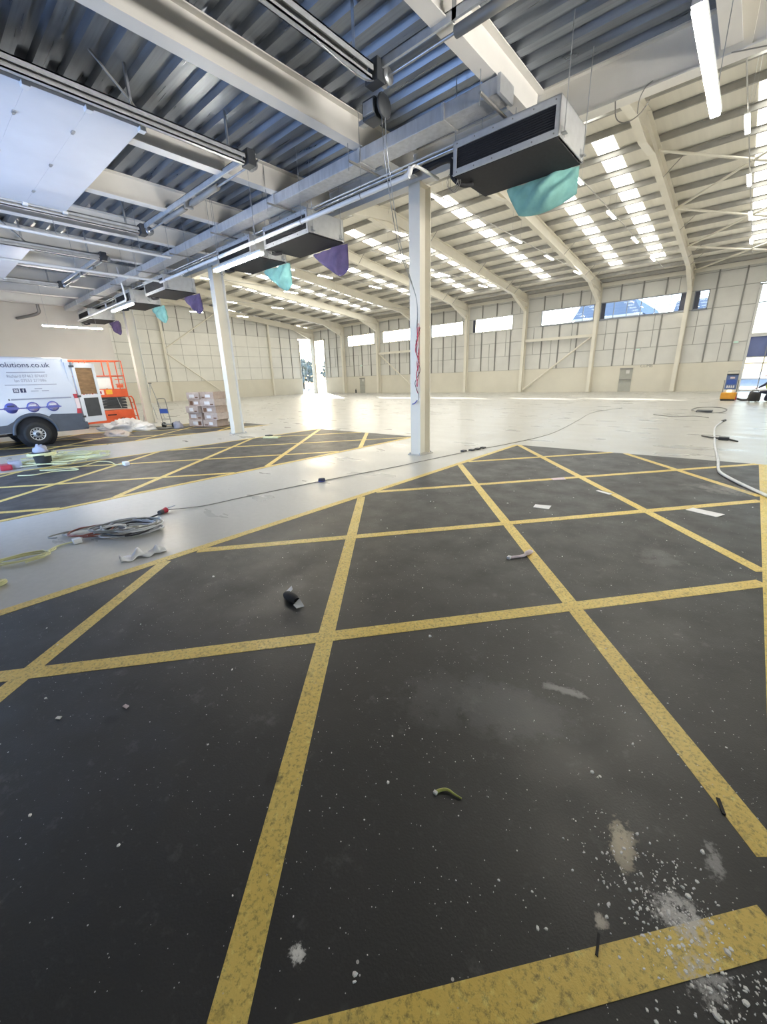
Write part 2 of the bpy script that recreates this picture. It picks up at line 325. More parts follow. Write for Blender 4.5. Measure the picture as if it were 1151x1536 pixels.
INV = {}
def _mesh(name, g, mats):
    me = bpy.data.meshes.new(name); me.from_pydata(g.v, [], g.f)
    for m in (mats if isinstance(mats, (list, tuple)) else [mats]): me.materials.append(M[m])
    me.polygons.foreach_set('material_index', g.m); me.polygons.foreach_set('use_smooth', g.sm); me.update()
    bm = bmesh.new(); bm.from_mesh(me); bmesh.ops.recalc_face_normals(bm, faces=bm.faces[:]); bm.to_mesh(me); bm.free()
    return me
def obj(name, g, mats, parent=None, world=False):
    if world and parent is not None and parent.name in INV:
        inv = INV[parent.name]; g.v = [tuple(inv @ Vector(v)) for v in g.v]
    o = bpy.data.objects.new(name, _mesh(name, g, mats)); COL.objects.link(o)
    if parent is not None: o.parent = parent
    return o
def tag(o, label, cat, group=None):
    o['label'] = label; o['category'] = cat
    if group: o['group'] = group
    return o
def thing(name, label, cat, loc=(0, 0, 0), rotz=0.0, group=None):
    o = bpy.data.objects.new(name, None); COL.objects.link(o); o.location = loc; o.rotation_euler = (0, 0, rotz); o.empty_display_size = 0.2
    INV[o.name] = (Matrix.Translation(loc) @ Matrix.Rotation(rotz, 4, 'Z')).inverted()
    return tag(o, label, cat, group)
def struct(name, g=None, mats=None):
    o = obj(name, g, mats) if g else bpy.data.objects.new(name, None)
    if not g: COL.objects.link(o)
    o['kind'] = 'structure'; return o
def dup(root, loc, rotz, label):
    r = root.copy(); COL.objects.link(r); r.location = loc; r.rotation_euler = (0, 0, rotz); r['label'] = label
    for ch in list(root.children):
        c = ch.copy(); COL.objects.link(c); c.parent = r
        for gc in list(ch.children):
            d = gc.copy(); COL.objects.link(d); d.parent = c
    return r
def text(name, body, size, loc, T, mname, parent, align='LEFT', extrude=0.001):
    cu = bpy.data.curves.new(name, 'FONT'); cu.body = body; cu.size = size; cu.extrude = extrude; cu.align_x = align
    tmp = bpy.data.objects.new(name, cu); COL.objects.link(tmp)
    me = bpy.data.meshes.new_from_object(tmp.evaluated_get(bpy.context.evaluated_depsgraph_get()))
    bpy.data.objects.remove(tmp); bpy.data.curves.remove(cu); me.materials.clear(); me.materials.append(M[mname]); me.name = name
    o = bpy.data.objects.new(name, me); COL.objects.link(o); o.parent = parent
    o.matrix_local = Matrix.Translation(loc) @ T; return o
def bez(pts, n=12):
    """Catmull-Rom through the points."""
    P = [Vector(p) for p in pts]; out = []
    for i in range(len(P) - 1):
        p0 = P[i - 1] if i else P[i]; p1 = P[i]; p2 = P[i + 1]; p3 = P[i + 2] if i + 2 < len(P) else P[i + 1]
        for k in range(n):
            t = k / n; out.append(0.5 * ((2 * p1) + (p2 - p0) * t + (2 * p0 - 5 * p1 + 4 * p2 - p3) * t * t + (3 * p1 - p0 - 3 * p2 + p3) * t ** 3))
    out.append(P[-1]); return out

# ------------------------------------------------------------------ dimensions
XL, XR, YF, YB = -47.0, 13.45, -1.6, 39.4
ROWS = [2.05, 3.33, 4.56, 5.67, 6.92, 7.95, 8.38]
FRAMES = [-4.55 - 6 * k for k in range(8)] + [1.45, 7.45]
RIDGE_Y, SL = 19.9, 0.105
def roof_z(y, ze=8.5): return ze + SL * (YB - y) if y >= RIDGE_Y else ze + SL * (YB - RIDGE_Y) - SL * (RIDGE_Y - y)
DECK_Z, BEAM_Z, EDGE_Y = 5.46, 5.05, 7.25

# ------------------------------------------------------------------ floor
g = G(); g.box(XL - 0.3, XR + 0.3, YF - 0.3, YB + 0.4, -0.25, 0.0)
floor = struct('floor', g, 'concrete')
BAYS = [(-4.05, 0.45), (-11.3, -7.0), (-18.5, -14.25)]
BAY_Y = (-1.3, 9.45)
def clip_line(p, d, x0, x1, y0, y1):
    t0, t1 = -99, 99
    for o, v, lo, hi in ((p[0], d[0], x0, x1), (p[1], d[1], y0, y1)):
        a, b = (lo - o) / v, (hi - o) / v
        if a > b: a, b = b, a
        t0, t1 = max(t0, a), min(t1, b)
    return t0, t1
def strip(p0, p1, w, z):
    p0 = Vector(p0); p1 = Vector(p1); d = (p1 - p0).normalized(); q = Vector((-d.y, d.x)) * (w / 2); g = G()
    lo = 0.0005
    c = [p0 - q, p1 - q, p1 + q, p0 + q]
    return g.add([(a.x, a.y, lo) for a in c] + [(a.x, a.y, z) for a in c], [(4, 5, 6, 7), (0, 1, 5, 4), (1, 2, 6, 5), (2, 3, 7, 6), (3, 0, 4, 7)])
ld1 = Vector((1, 1.2)).normalized(); ld2 = Vector((-1, 1.2)).normalized()
for bi, (x0, x1) in enumerate(BAYS):
    g = G(); g.box(x0, x1, BAY_Y[0], BAY_Y[1], -0.01, 0.002); obj('painted_bay', g, 'bay', floor)
    for xe in (x0 + 0.05, x1 - 0.05): obj('yellow_line', strip((xe, BAY_Y[0]), (xe, BAY_Y[1]), 0.105, 0.0046), 'line', floor)
    xm = x0 + 2.21
    for k in range(-3, 8):
        for dd, c, z in ((ld1, 1.47 - 2.78 + 2.72 * k, 0.0040), (ld2, 1.47 - 2.72 + 2.72 * k, 0.0034)):
            t0, t1 = clip_line((xm, c), dd, x0 + 0.1, x1 - 0.1, BAY_Y[0], BAY_Y[1])
            if t1 - t0 > 0.15:
                a = Vector((xm, c)) + dd * t0; b = Vector((xm, c)) + dd * t1
                obj('yellow_line', strip(a, b, 0.108, z), 'line', floor)
# sawn slab joints in the concrete hall floor
for yj in (15.5, 21.5, 27.5, 33.5):
    g = G(); g.box(XL, XR, yj - 0.006, yj + 0.006, -0.01, 0.0006); obj('slab_joint', g, 'joint', floor)
for xj in (-5.6, -13.1, -20.7, -28.5, -36.0):
    g = G(); g.box(xj - 0.006, xj + 0.006, 9.5, YB - 0.2, -0.01, 0.0006); obj('slab_joint', g, 'joint', floor)

# ------------------------------------------------------------------ back wall
WINDOWS = [(-40.0, -35.35), (-34.05, -29.2), (-27.1, -23.2), (-22.1, -17.9), (-15.25, -10.9), (-10.4, -4.72), (-4.25, -3.4)]
GLZ_L = (-46.75, -44.45); GLZ_R = (-0.75, 5.0)
wall_back = struct('wall_back')
posts = [XL + 0.1 * 0]
posts = sorted(set([round(fx + 1.5 * k, 2) for fx in FRAMES for k in range(4)]))
posts = [p for p in posts if XL < p < XR]
def cells(lo, hi, holes):
    ed = [lo] + [p for p in posts if lo < p < hi] + [hi]; out = []
    for a, b in zip(ed, ed[1:]):
        segs = [(a, b)]
        for h0, h1 in holes:
            ns = []
            for c, d in segs:
                if h1 <= c or h0 >= d: ns.append((c, d)); continue
                if h0 > c: ns.append((c, h0))
                if h1 < d: ns.append((h1, d))
            segs = ns
        out += [x for x in segs if x[1] - x[0] > 0.06]
    return out
backing = G(); plinth = G()
for a, b in ((XL, GLZ_L[0]), (GLZ_L[1], GLZ_R[0]), (GLZ_R[1], XR)):
    plinth.box(a, b, YB - 0.10, YB + 0.14, 0, 2.04)
obj('dwarf_wall', plinth, 'plinth', wall_back)
for r in range(6):
    z0, z1 = ROWS[r], ROWS[r + 1]
    holes = [GLZ_L, GLZ_R] if r < 4 else []
    if r == 3: holes = holes + WINDOWS
    for a, b in cells(XL, XR, holes):
        backing.box(a, b, YB + 0.03, YB + 0.14, z0 - (0.05 if r == 0 else 0), z1)
        g = G(); g.bevbox(a + 0.018, b - 0.018, YB - 0.005, YB + 0.03, z0 + 0.018, z1 - 0.018, 0.006)
        obj('panel', g, 'panel', wall_back)
backing.box(XL, XR, YB - 0.02, YB + 0.14, 8.34, 8.60)
obj('backing', backing, 'joint', wall_back)
for p in posts:
    if any(abs(p - f) < 0.1 for f in FRAMES): continue
    spans = [(2.04, 8.3)]
    if any(a < p < b for a, b in (GLZ_L, GLZ_R)): spans = [(6.95, 8.3)]
    elif any(a - 0.05 < p < b + 0.05 for a, b in WINDOWS): spans = [(2.04, 5.62), (6.97, 8.3)]
    for a, b in spans:
        g = G(); g.box(p - 0.045, p + 0.045, YB - 0.075, YB - 0.005, a, b); obj('wall_rail', g, 'mullion', wall_back)
for fx in FRAMES[:-2]:
    for dx, z0, z1 in ((0.72, 3.35, 5.60), (2.35, 2.06, 4.5), (4.05, 3.35, 5.60), (5.3, 6.98, 8.0)):
        p = fx + dx
        if XL + 2.8 < p < GLZ_R[0]: g = G(); g.box(p - 0.02, p + 0.02, YB - 0.03, YB - 0.005, z0, z1); obj('cladding_rail', g, 'joint', wall_back)
# eaves beam and roof-level strip
g = G()
for a, b in zip(sorted(FRAMES), sorted(FRAMES)[1:]): g.box(a + 0.1, b - 0.1, YB - 0.42, YB - 0.26, 8.04, 8.30)
obj('eaves_beam', g, 'white_steel', wall_back)
# portal columns with flared tops, one piece each with haunch
for fx in FRAMES:
    if fx > 0: continue
    g = G(); w = 0.26
    yo, yi = YB - 0.12, YB - 0.62
    g.box(fx - w / 2, fx + w / 2, yi, yi + 0.02, 0, 7.35); g.box(fx - w / 2, fx + w / 2, yo - 0.02, yo, 0, 8.35); g.box(fx - 0.01, fx + 0.01, yi + 0.02, yo - 0.02, 0, 8.2)
    g.box(fx - w / 2, fx + w / 2, yi, yo, -0.0, 0.02)
    obj('portal_column', g, 'white_steel', wall_back)
g = G(); g.box(-16.4, -10.7, YB - 0.5, YB - 0.34, 4.40, 4.62); obj('tie_beam', g, 'white_steel', wall_back)
g = G(); g.box(-34.4, -28.7, YB - 0.5, YB - 0.34, 4.40, 4.62); obj('tie_beam', g, 'white_steel', wall_back)
g = G(); g.tube([(-16.3, YB - 0.4, 0.25), (-10.8, YB - 0.4, 4.4)], 0.075, 8); obj('brace', g, 'white_steel', wall_back)
g = G(); g.tube([(-34.3, YB - 0.4, 4.4), (-28.8, YB - 0.4, 0.25)], 0.075, 8); obj('brace', g, 'white_steel', wall_back)
# windows of the strip
for i, (a, b) in enumerate(WINDOWS):
    z0, z1 = ROWS[3], ROWS[4]
    g = G(); f = 0.045
    g.box(a, b, YB - 0.03, YB + 0.10, z0, z0 + 0.06); g.box(a, b, YB - 0.03, YB + 0.10, z1 - 0.05, z1)
    g.box(a, a + f, YB - 0.03, YB + 0.10, z0, z1); g.box(b - f, b, YB - 0.03, YB + 0.10, z0, z1)
    w = struct('window_%d' % (i + 1), g, 'frame_grey' if i > 3 else 'frame_white')
    n = max(1, round((b - a) / 0.94)); st = (b - a) / n
    for k in range(1, n):
        g = G(); g.box(a + k * st - 0.022, a + k * st + 0.022, YB - 0.02, YB + 0.07, z0 + 0.05, z1 - 0.05); obj('glazing_bar', g, 'frame_grey' if i > 3 else 'frame_white', w)
    for k in range(n):
        g = G(); g.box(a + k * st + 0.02, a + (k + 1) * st - 0.02, YB + 0.03, YB + 0.038, z0 + 0.05, z1 - 0.04); obj('pane', g, 'glass', w)
    if i in (3, 5, 6):
        g = G(); g.box(a + 0.045, a + 0.33, YB - 0.02, YB + 0.02, z0 + 0.05, z1 - 0.05); obj('side_panel', g, 'frame_dark', w)
    if i == 5:
        g = G(); g.box(b - 0.35, b - 0.045, YB - 0.02, YB + 0.02, z0 + 0.05, z1 - 0.05); obj('side_panel', g, 'frame_dark', w)
    g = G(); g.box(a - 0.05, b + 0.05, YB - 0.10, YB, z0 - 0.05, z0); obj('sill', g, 'frame_grey' if i > 3 else 'frame_white', w)
# glazed screen on the right of the door
def glazing(name, axis, a, b, c, zs, ms, spandrel=None, frame='frame_white', bar='frame_grey'):
    def bx(g, u0, u1, d0, d1, z0, z1):
        return g.box(u0, u1, c + d0, c + d1, z0, z1) if axis == 'Y' else g.box(c + d0, c + d1, u0, u1, z0, z1)
    g = G(); bx(g, a, a + 0.14, -0.08, 0.1, zs[0], zs[-1]); bx(g, b - 0.14, b, -0.08, 0.1, zs[0], zs[-1]); bx(g, a, b, -0.08, 0.1, zs[-1] - 0.09, zs[-1]); bx(g, a, b, -0.08, 0.1, 0, zs[0])
    w = struct(name, g, frame)
    for z in zs[1:-1]: g = G(); bx(g, a + 0.1, b - 0.1, -0.03, 0.07, z - 0.03, z + 0.03); obj('transom', g, bar, w)
    for u in ms: g = G(); bx(g, u - 0.03, u + 0.03, -0.03, 0.07, zs[0], zs[-1]); obj('mullion', g, bar, w)
    us = [a + 0.1] + list(ms) + [b - 0.1]
    for z0, z1 in zip(zs, zs[1:]):
        for u0, u1 in zip(us, us[1:]):
            sp_ = spandrel and spandrel[0] - 0.01 <= z0 and z1 <= spandrel[1] + 0.01
            g = G(); bx(g, u0, u1, 0.02, 0.028 if not sp_ else 0.05, z0, z1); obj('pane', g, 'spandrel' if sp_ else 'glass', w)
    return w
glazing('window_8', 'Y', GLZ_R[0], GLZ_R[1], YB, [0.12, 0.82, 1.86, 2.28, 3.62, 5.72, 6.87], [0.34, 1.41, 2.48, 3.55], (2.28, 3.62))
g = G(); g.box(GLZ_R[0] + 0.05, GLZ_R[1] - 0.05, YB - 0.12, YB + 0.02, 3.58, 3.80); obj('rail', g, 'frame_white', bpy.data.objects['window_8'])
glazing('window_9', 'Y', GLZ_L[0], GLZ_L[1], YB, [0.1, 2.3, 4.2, 6.92], [-45.6])
# doors in the back wall
def steel_door(name, x0, x1, z1, leaf='steel_door'):
    g = G(); f = 0.06; y = YB - 0.10
    g.box(x0 - f, x0, y - 0.03, y + 0.05, 0, z1 + f); g.box(x1, x1 + f, y - 0.03, y + 0.05, 0, z1 + f); g.box(x0, x1, y - 0.03, y + 0.05, z1, z1 + f)
    d = struct(name, g, 'plinth')
    g = G(); g.bevbox(x0 + 0.01, x1 - 0.01, y - 0.02, y + 0.03, 0.01, z1 - 0.01, 0.006); lf = obj('leaf', g, leaf, d)
    g = G(); g.box(x0 + 0.04, x1 - 0.04, y - 0.10, y - 0.03, 0.93, 0.98); obj('push_bar', g, 'mullion', lf)
    g = G(); g.box(x0 + 0.45, x1 - 0.22, y - 0.026, y - 0.02, 1.42, 1.68); obj('notice', g, 'panel', lf)
    g = G(); g.box(x0, x1, y - 0.08, y - 0.02, z1 - 0.10, z1 - 0.02); obj('door_closer', g, 'mullion', d)
    return d
steel_door('door_4', -8.34, -7.42, 1.86); steel_door('door_5', -38.05, -37.15, 1.86)
text('wall_lettering', 'CLIMB', 0.30, (-6.95, YB - 0.105, 1.86), Matrix.Rotation(PI / 2, 4, 'X'), 'mullion', wall_back)

# ------------------------------------------------------------------ gable wall
wall_left = struct('wall_left')
GY = (36.98, 39.25)
gp = [7.0 + 1.59 * k for k in range(0, 19)] + [GY[0]]
GROWS = [2.05, 3.42, 4.72, 5.80, 7.08, 8.38, 9.6, 10.8]
g = G(); g.box(XL - 0.14, XL + 0.10, YF, GY[0], 0, 2.04); obj('dwarf_wall', g, 'plinth', wall_left)
back = G()
edges = [YF] + [-0.9 + 1.58 * k for k in range(5)] + gp[1:] + [YB]
for r in range(7):
    z0 = GROWS[r]
    for a, b in zip(edges, edges[1:]):
        if r < 4 and a >= GY[0] - 0.01: continue
        ta, tb = min(GROWS[r + 1], roof_z(a) - 0.03), min(GROWS[r + 1], roof_z(b) - 0.03)
        if min(ta, tb) < z0 + 0.12: continue
        zb = z0 - (0.05 if r == 0 else 0)
        back.add([(x, y, z) for x in (XL - 0.14, XL - 0.03) for y, z in ((a, zb), (b, zb), (b, tb), (a, ta))], [(0, 1, 2, 3), (7, 6, 5, 4), (0, 4, 5, 1), (1, 5, 6, 2), (2, 6, 7, 3), (3, 7, 4, 0)])
        if a > 8:
            q = 0.018; pz = 0.005
            vs = [(XL - 0.03, a + q, z0 + q), (XL - 0.03, b - q, z0 + q), (XL - 0.03, b - q, tb - q), (XL - 0.03, a + q, ta - q)]
            vs += [(XL + pz, v[1], v[2]) for v in vs]
            g = G(); g.add(vs, [(4, 5, 6, 7), (0, 1, 5, 4), (1, 2, 6, 5), (2, 3, 7, 6), (3, 0, 4, 7), (0, 3, 2, 1)]); obj('panel', g, 'board' if r < 4 else 'panel', wall_left)
obj('backing', back, 'joint', wall_left)
for i, y in enumerate(gp[6:-1]):
    top = min(roof_z(y) - 0.1, 7.08 if y < 26 else 99)
    lo = 2.04 if y > 31.5 else 7.08 if y > 19.5 else 2.04
    if y > 31.5: top = roof_z(y) - 0.1
    if lo >= top: top = roof_z(y) - 0.1
    g = G(); wd = 0.04 if y > 31.5 or lo > 7 else 0.022
    g.box(XL + 0.005, XL + 0.06, y - wd, y + wd, lo, top); obj('wall_rail', g, 'mullion' if y > 31.5 or lo > 7 else 'joint', wall_left)
for y in (12.9, 19.35, 25.8, 32.25, 39.2):
    g = G(); g.box(XL + 0.12, XL + 0.36, y - 0.10, y + 0.10, 0, roof_z(y) - 0.45); obj('gable_post', g, 'white_steel', wall_left)
g = G(); g.tube([(XL + 0.3, 39.2, roof_z(39.2) - 0.42), (XL + 0.3, RIDGE_Y, roof_z(RIDGE_Y) - 0.42)], 0.14, 6); obj('gable_rafter', g, 'white_steel', wall_left)
for a, b in (((19.4, 5.3), (25.7, 9.3)), ((19.4, 4.9), (25.7, 0.3))):
    g = G(); g.tube([(XL + 0.3, a[0], a[1]), (XL + 0.3, b[0], b[1])], 0.06, 8); obj('brace', g, 'white_steel', wall_left)
glazing('window_10', 'X', GY[0], GY[1], XL, [0.1, 2.3, 4.2, 6.92], [38.1])
# right end and front wall (beside and behind the camera), partition of the loading area
g = G(); g.box(XR, XR + 0.2, YF, -1.1, 0, 10.6); g.box(XR, XR + 0.2, 7.5, YB, 0, 10.6); g.box(XR, XR + 0.2, -1.1, 7.5, 4.6, 10.6); wr = struct('wall_right', g, 'panel')
glazing('window_11', 'X', -1.1, 7.5, XR + 0.05, [0.1, 2.3, 4.6], [1.0, 3.2, 5.4])  # unseen glazing, added to let light in under the mezzanine
DOORS = [(-3.95, 0.35), (-11.2, -6.9), (-18.4, -14.1)]; DH = 4.55
g = G(); xs = [XL]
for a, b in sorted(DOORS): xs += [a, b]
xs.append(XR)
for a, b in zip(xs[::2], xs[1::2]): g.box(a, b, YF - 0.2, YF, 0, 8.3)
for a, b in DOORS: g.box(a, b, YF - 0.2, YF, DH, 8.3)
struct('wall_front', g, 'dark_unseen_wall')
g = G(); g.box(-24.95, -24.75, YF, 7.75, 0, 5.46); wp = struct('wall_partition', g, 'partition')

# ------------------------------------------------------------------ hall roof
ceil_hall = struct('ceiling_hall')
g = G()
for x0, x1 in ((XL - 0.3, XR + 0.3),):
    pr = [(YF - 0.3, roof_z(YF - 0.3)), (RIDGE_Y, roof_z(RIDGE_Y)), (YB + 0.3, roof_z(YB + 0.3)), (YB + 0.3, roof_z(YB + 0.3) + 0.15), (RIDGE_Y, roof_z(RIDGE_Y) + 0.15), (YF - 0.3, roof_z(YF - 0.3) + 0.15)]
    g.prism(pr, x0, x1, 'X')
obj('roof_sheet', g, 'liner', ceil_hall)
g = G(); g.box(XL, XR, RIDGE_Y - 0.5, RIDGE_Y + 0.5, roof_z(RIDGE_Y) - 0.09, roof_z(RIDGE_Y) - 0.06); obj('ridge_trim', g, 'liner', ceil_hall)
SKY_Y = (20.95, 36.75)
strips = [-1.2, -6.28, -8.82, -13.87, -18.1, -20.66, -25.55, -30.7, -33.2, -37.6, -43.0, 4.0, 7.5]
for sx, (ya, yb) in [(x, p) for x in strips for p in (SKY_Y, (18.85, 3.05))]:
    w = 0.39
    z0, z1 = roof_z(ya) - 0.012, roof_z(yb) - 0.012
    g = G(); vs = [(sx + a * w, y, z + dz) for dz in (0, 0.01) for (y, z) in ((ya, z0), (yb, z1)) for a in (-1, 1)]
    g.add(vs, [(0, 1, 3, 2), (4, 6, 7, 5), (0, 4, 5, 1), (2, 3, 7, 6), (0, 2, 6, 4), (1, 5, 7, 3)]); obj('skylight', g, 'skylight', ceil_hall)
for k in range(-14, 12):
    y = 22.06 + 1.55 * k
    if y > 39 or y < 1: continue
    z = roof_z(y) - 0.02
    g = G(); g.box(XL, XR, y - 0.012, y + 0.012, z - 0.21, z); g.box(XL, XR, y, y + 0.08, z - 0.21, z - 0.195); g.box(XL, XR, y - 0.075, y, z - 0.015, z)
    obj('purlin', g, 'purlin', ceil_hall)
g = G(); g.box(XL, XR, 38.72, 38.80, 8.31, 8.54); obj('purlin', g, 'purlin', ceil_hall)
for fx in FRAMES:
    g = G(); w = 0.26
    for sgn in (1, -1):
        y0, y1 = (YB - 0.3, RIDGE_Y) if sgn > 0 else (YF + 0.3, RIDGE_Y)
        def zz(y): return roof_z(y) - 0.22
        dep = 0.60
        a = Vector((fx, y0, zz(y0) - dep / 2)); b = Vector((fx, y1, zz(y1) - dep / 2))
        g.ibeam(a, b, dep, w, 0.02, 0.012)
        # eaves haunch and apex haunch: tapered web plates with a bottom flange
        yk = YB - 0.62 if sgn > 0 else YF + 0.62; ye = yk - 2.7 * sgn
        k0 = zz(yk) - dep - 0.75; k1 = zz(ye) - dep
        g.prism([(yk, k0), (ye, k1), (ye, k1 + 0.02), (yk, zz(yk) - dep + 0.02)], fx - 0.006, fx + 0.006, 'X')
        g.prism([(yk, k0 - 0.02), (ye, k1 - 0.02), (ye, k1), (yk, k0)], fx - w / 2, fx + w / 2, 'X')
        ya = RIDGE_Y; yb = RIDGE_Y + 1.6 * sgn; a0 = zz(ya) - dep - 0.32; a1 = zz(yb) - dep
        g.prism([(ya, a0), (yb, a1), (yb, a1 + 0.02), (ya, zz(ya) - dep)], fx - 0.006, fx + 0.006, 'X')
        g.prism([(ya, a0 - 0.02), (yb, a1 - 0.02), (yb, a1), (ya, a0)], fx - w / 2, fx + w / 2, 'X')
    obj('rafter', g, 'white_steel', ceil_hall)
# roof bracing in the bay beside the glazed screen, and rafter stays
for (ya, yb) in ((22.2, 27.9), (27.9, 33.6), (33.6, 38.6)):
    for p, q in (((-4.45, ya), (1.35, yb)), ((-4.45, yb), (1.35, ya))):
        g = G(); g.tube([(p[0], p[1], roof_z(p[1]) - 0.45), (q[0], q[1], roof_z(q[1]) - 0.45)], 0.055, 8); obj('brace', g, 'white_steel', ceil_hall)
for fx in FRAMES[:4]:
    for y in (23.6, 29.8, 34.45, 36.0):
        g = G(); z = roof_z(y); g.tube([(fx + 0.12, y, z - 0.8), (fx + 0.75, y, z - 0.2)], 0.018, 6); obj('rafter_stay', g, 'purlin', ceil_hall)

# ------------------------------------------------------------------ mezzanine soffit
ceil_mez = struct('ceiling_mezzanine')
MX0, MX1 = -24.9, 9.0
prof = []
y = YF
PITCH_R = 0.312
while y < EDGE_Y - 0.1:
    prof += [(y, DECK_Z), (y + 0.135, DECK_Z), (y + 0.165, DECK_Z + 0.075), (y + 0.282, DECK_Z + 0.075)]; y += PITCH_R
prof.append((EDGE_Y - 0.05, DECK_Z))
g = G(); n = len(prof)
vs = [(MX0, a, b) for a, b in prof] + [(MX1, a, b) for a, b in prof]
g.add(vs, [(i, i + 1, n + i + 1, n + i) for i in range(n - 1)]); obj('steel_decking', g, 'deck', ceil_mez)
g = G(); g.box(MX0, MX1, YF, EDGE_Y, DECK_Z + 0.09, DECK_Z + 0.22); obj('slab', g, 'joint', ceil_mez)
BEAMX = [-0.86 - 2.24 * k for k in range(-4, 11)]
for bx in BEAMX:
    g = G(); g.ibeam((bx, YF, (BEAM_Z + DECK_Z) / 2 - 0.003), (bx, EDGE_Y - 0.09, (BEAM_Z + DECK_Z) / 2 - 0.003), DECK_Z - BEAM_Z - 0.006, 0.19, 0.016, 0.012)
    obj('floor_beam', g, 'beam_paint', ceil_mez)
g = G(); ez = 4.97
g.box(MX0, MX1, EDGE_Y - 0.10, EDGE_Y + 0.10, ez, ez + 0.018); g.box(MX0, MX1, EDGE_Y - 0.10, EDGE_Y + 0.10, DECK_Z - 0.02, DECK_Z); g.box(MX0, MX1, EDGE_Y - 0.03, EDGE_Y + 0.03, ez + 0.018, DECK_Z - 0.02)
obj('edge_beam', g, 'beam_paint', ceil_mez)
g = G(); g.box(MX0, MX1, EDGE_Y + 0.06, EDGE_Y + 0.09, DECK_Z, DECK_Z + 0.30); obj('edge_trim', g, 'galv', ceil_mez)
g = G(); g.box(-0.98, -0.68, EDGE_Y - 0.055, EDGE_Y - 0.028, ez + 0.02, DECK_Z - 0.02); obj('splice_plate', g, 'white_steel', ceil_mez)

# ------------------------------------------------------------------ freestanding columns
def h_column(x, label):
    t = thing('steel_column', label, 'column', (x, 7.1, 0), 0, 'columns under the mezzanine edge')
    g = G(); w, d = 0.25, 0.36
    g.box(-w / 2, w / 2, 0, 0.018, 0.02, 4.96); g.box(-w / 2, w / 2, d - 0.018, d, 0.02, 4.96); g.box(-0.006, 0.006, 0.018, d - 0.018, 0.02, 4.96)
    obj('shaft', g, 'white_steel', t)
    g = G(); g.box(-0.17, 0.17, -0.06, d + 0.06, 0, 0.02); obj('base_plate', g, 'grey_steel', t)
    for sx in (-0.13, 0.13):
        for sy in (-0.03, d + 0.03):
            g = G(); g.cyl((sx, sy, 0.02), (sx, sy, 0.05), 0.014, n=6); obj('bolt', g, 'galv', t)
    g = G(); g.box(-w / 2, w / 2, 0, d, 4.945, 4.965); obj('cap_plate', g, 'white_steel', t)
    return t
c1 = h_column(-5.28, 'tall white steel column with red and white tape tangled on its front')
h_column(-12.93, 'white steel column standing beside the stack of cartons')
h_column(-20.5, 'pale steel column standing behind the white plastic sheeting')

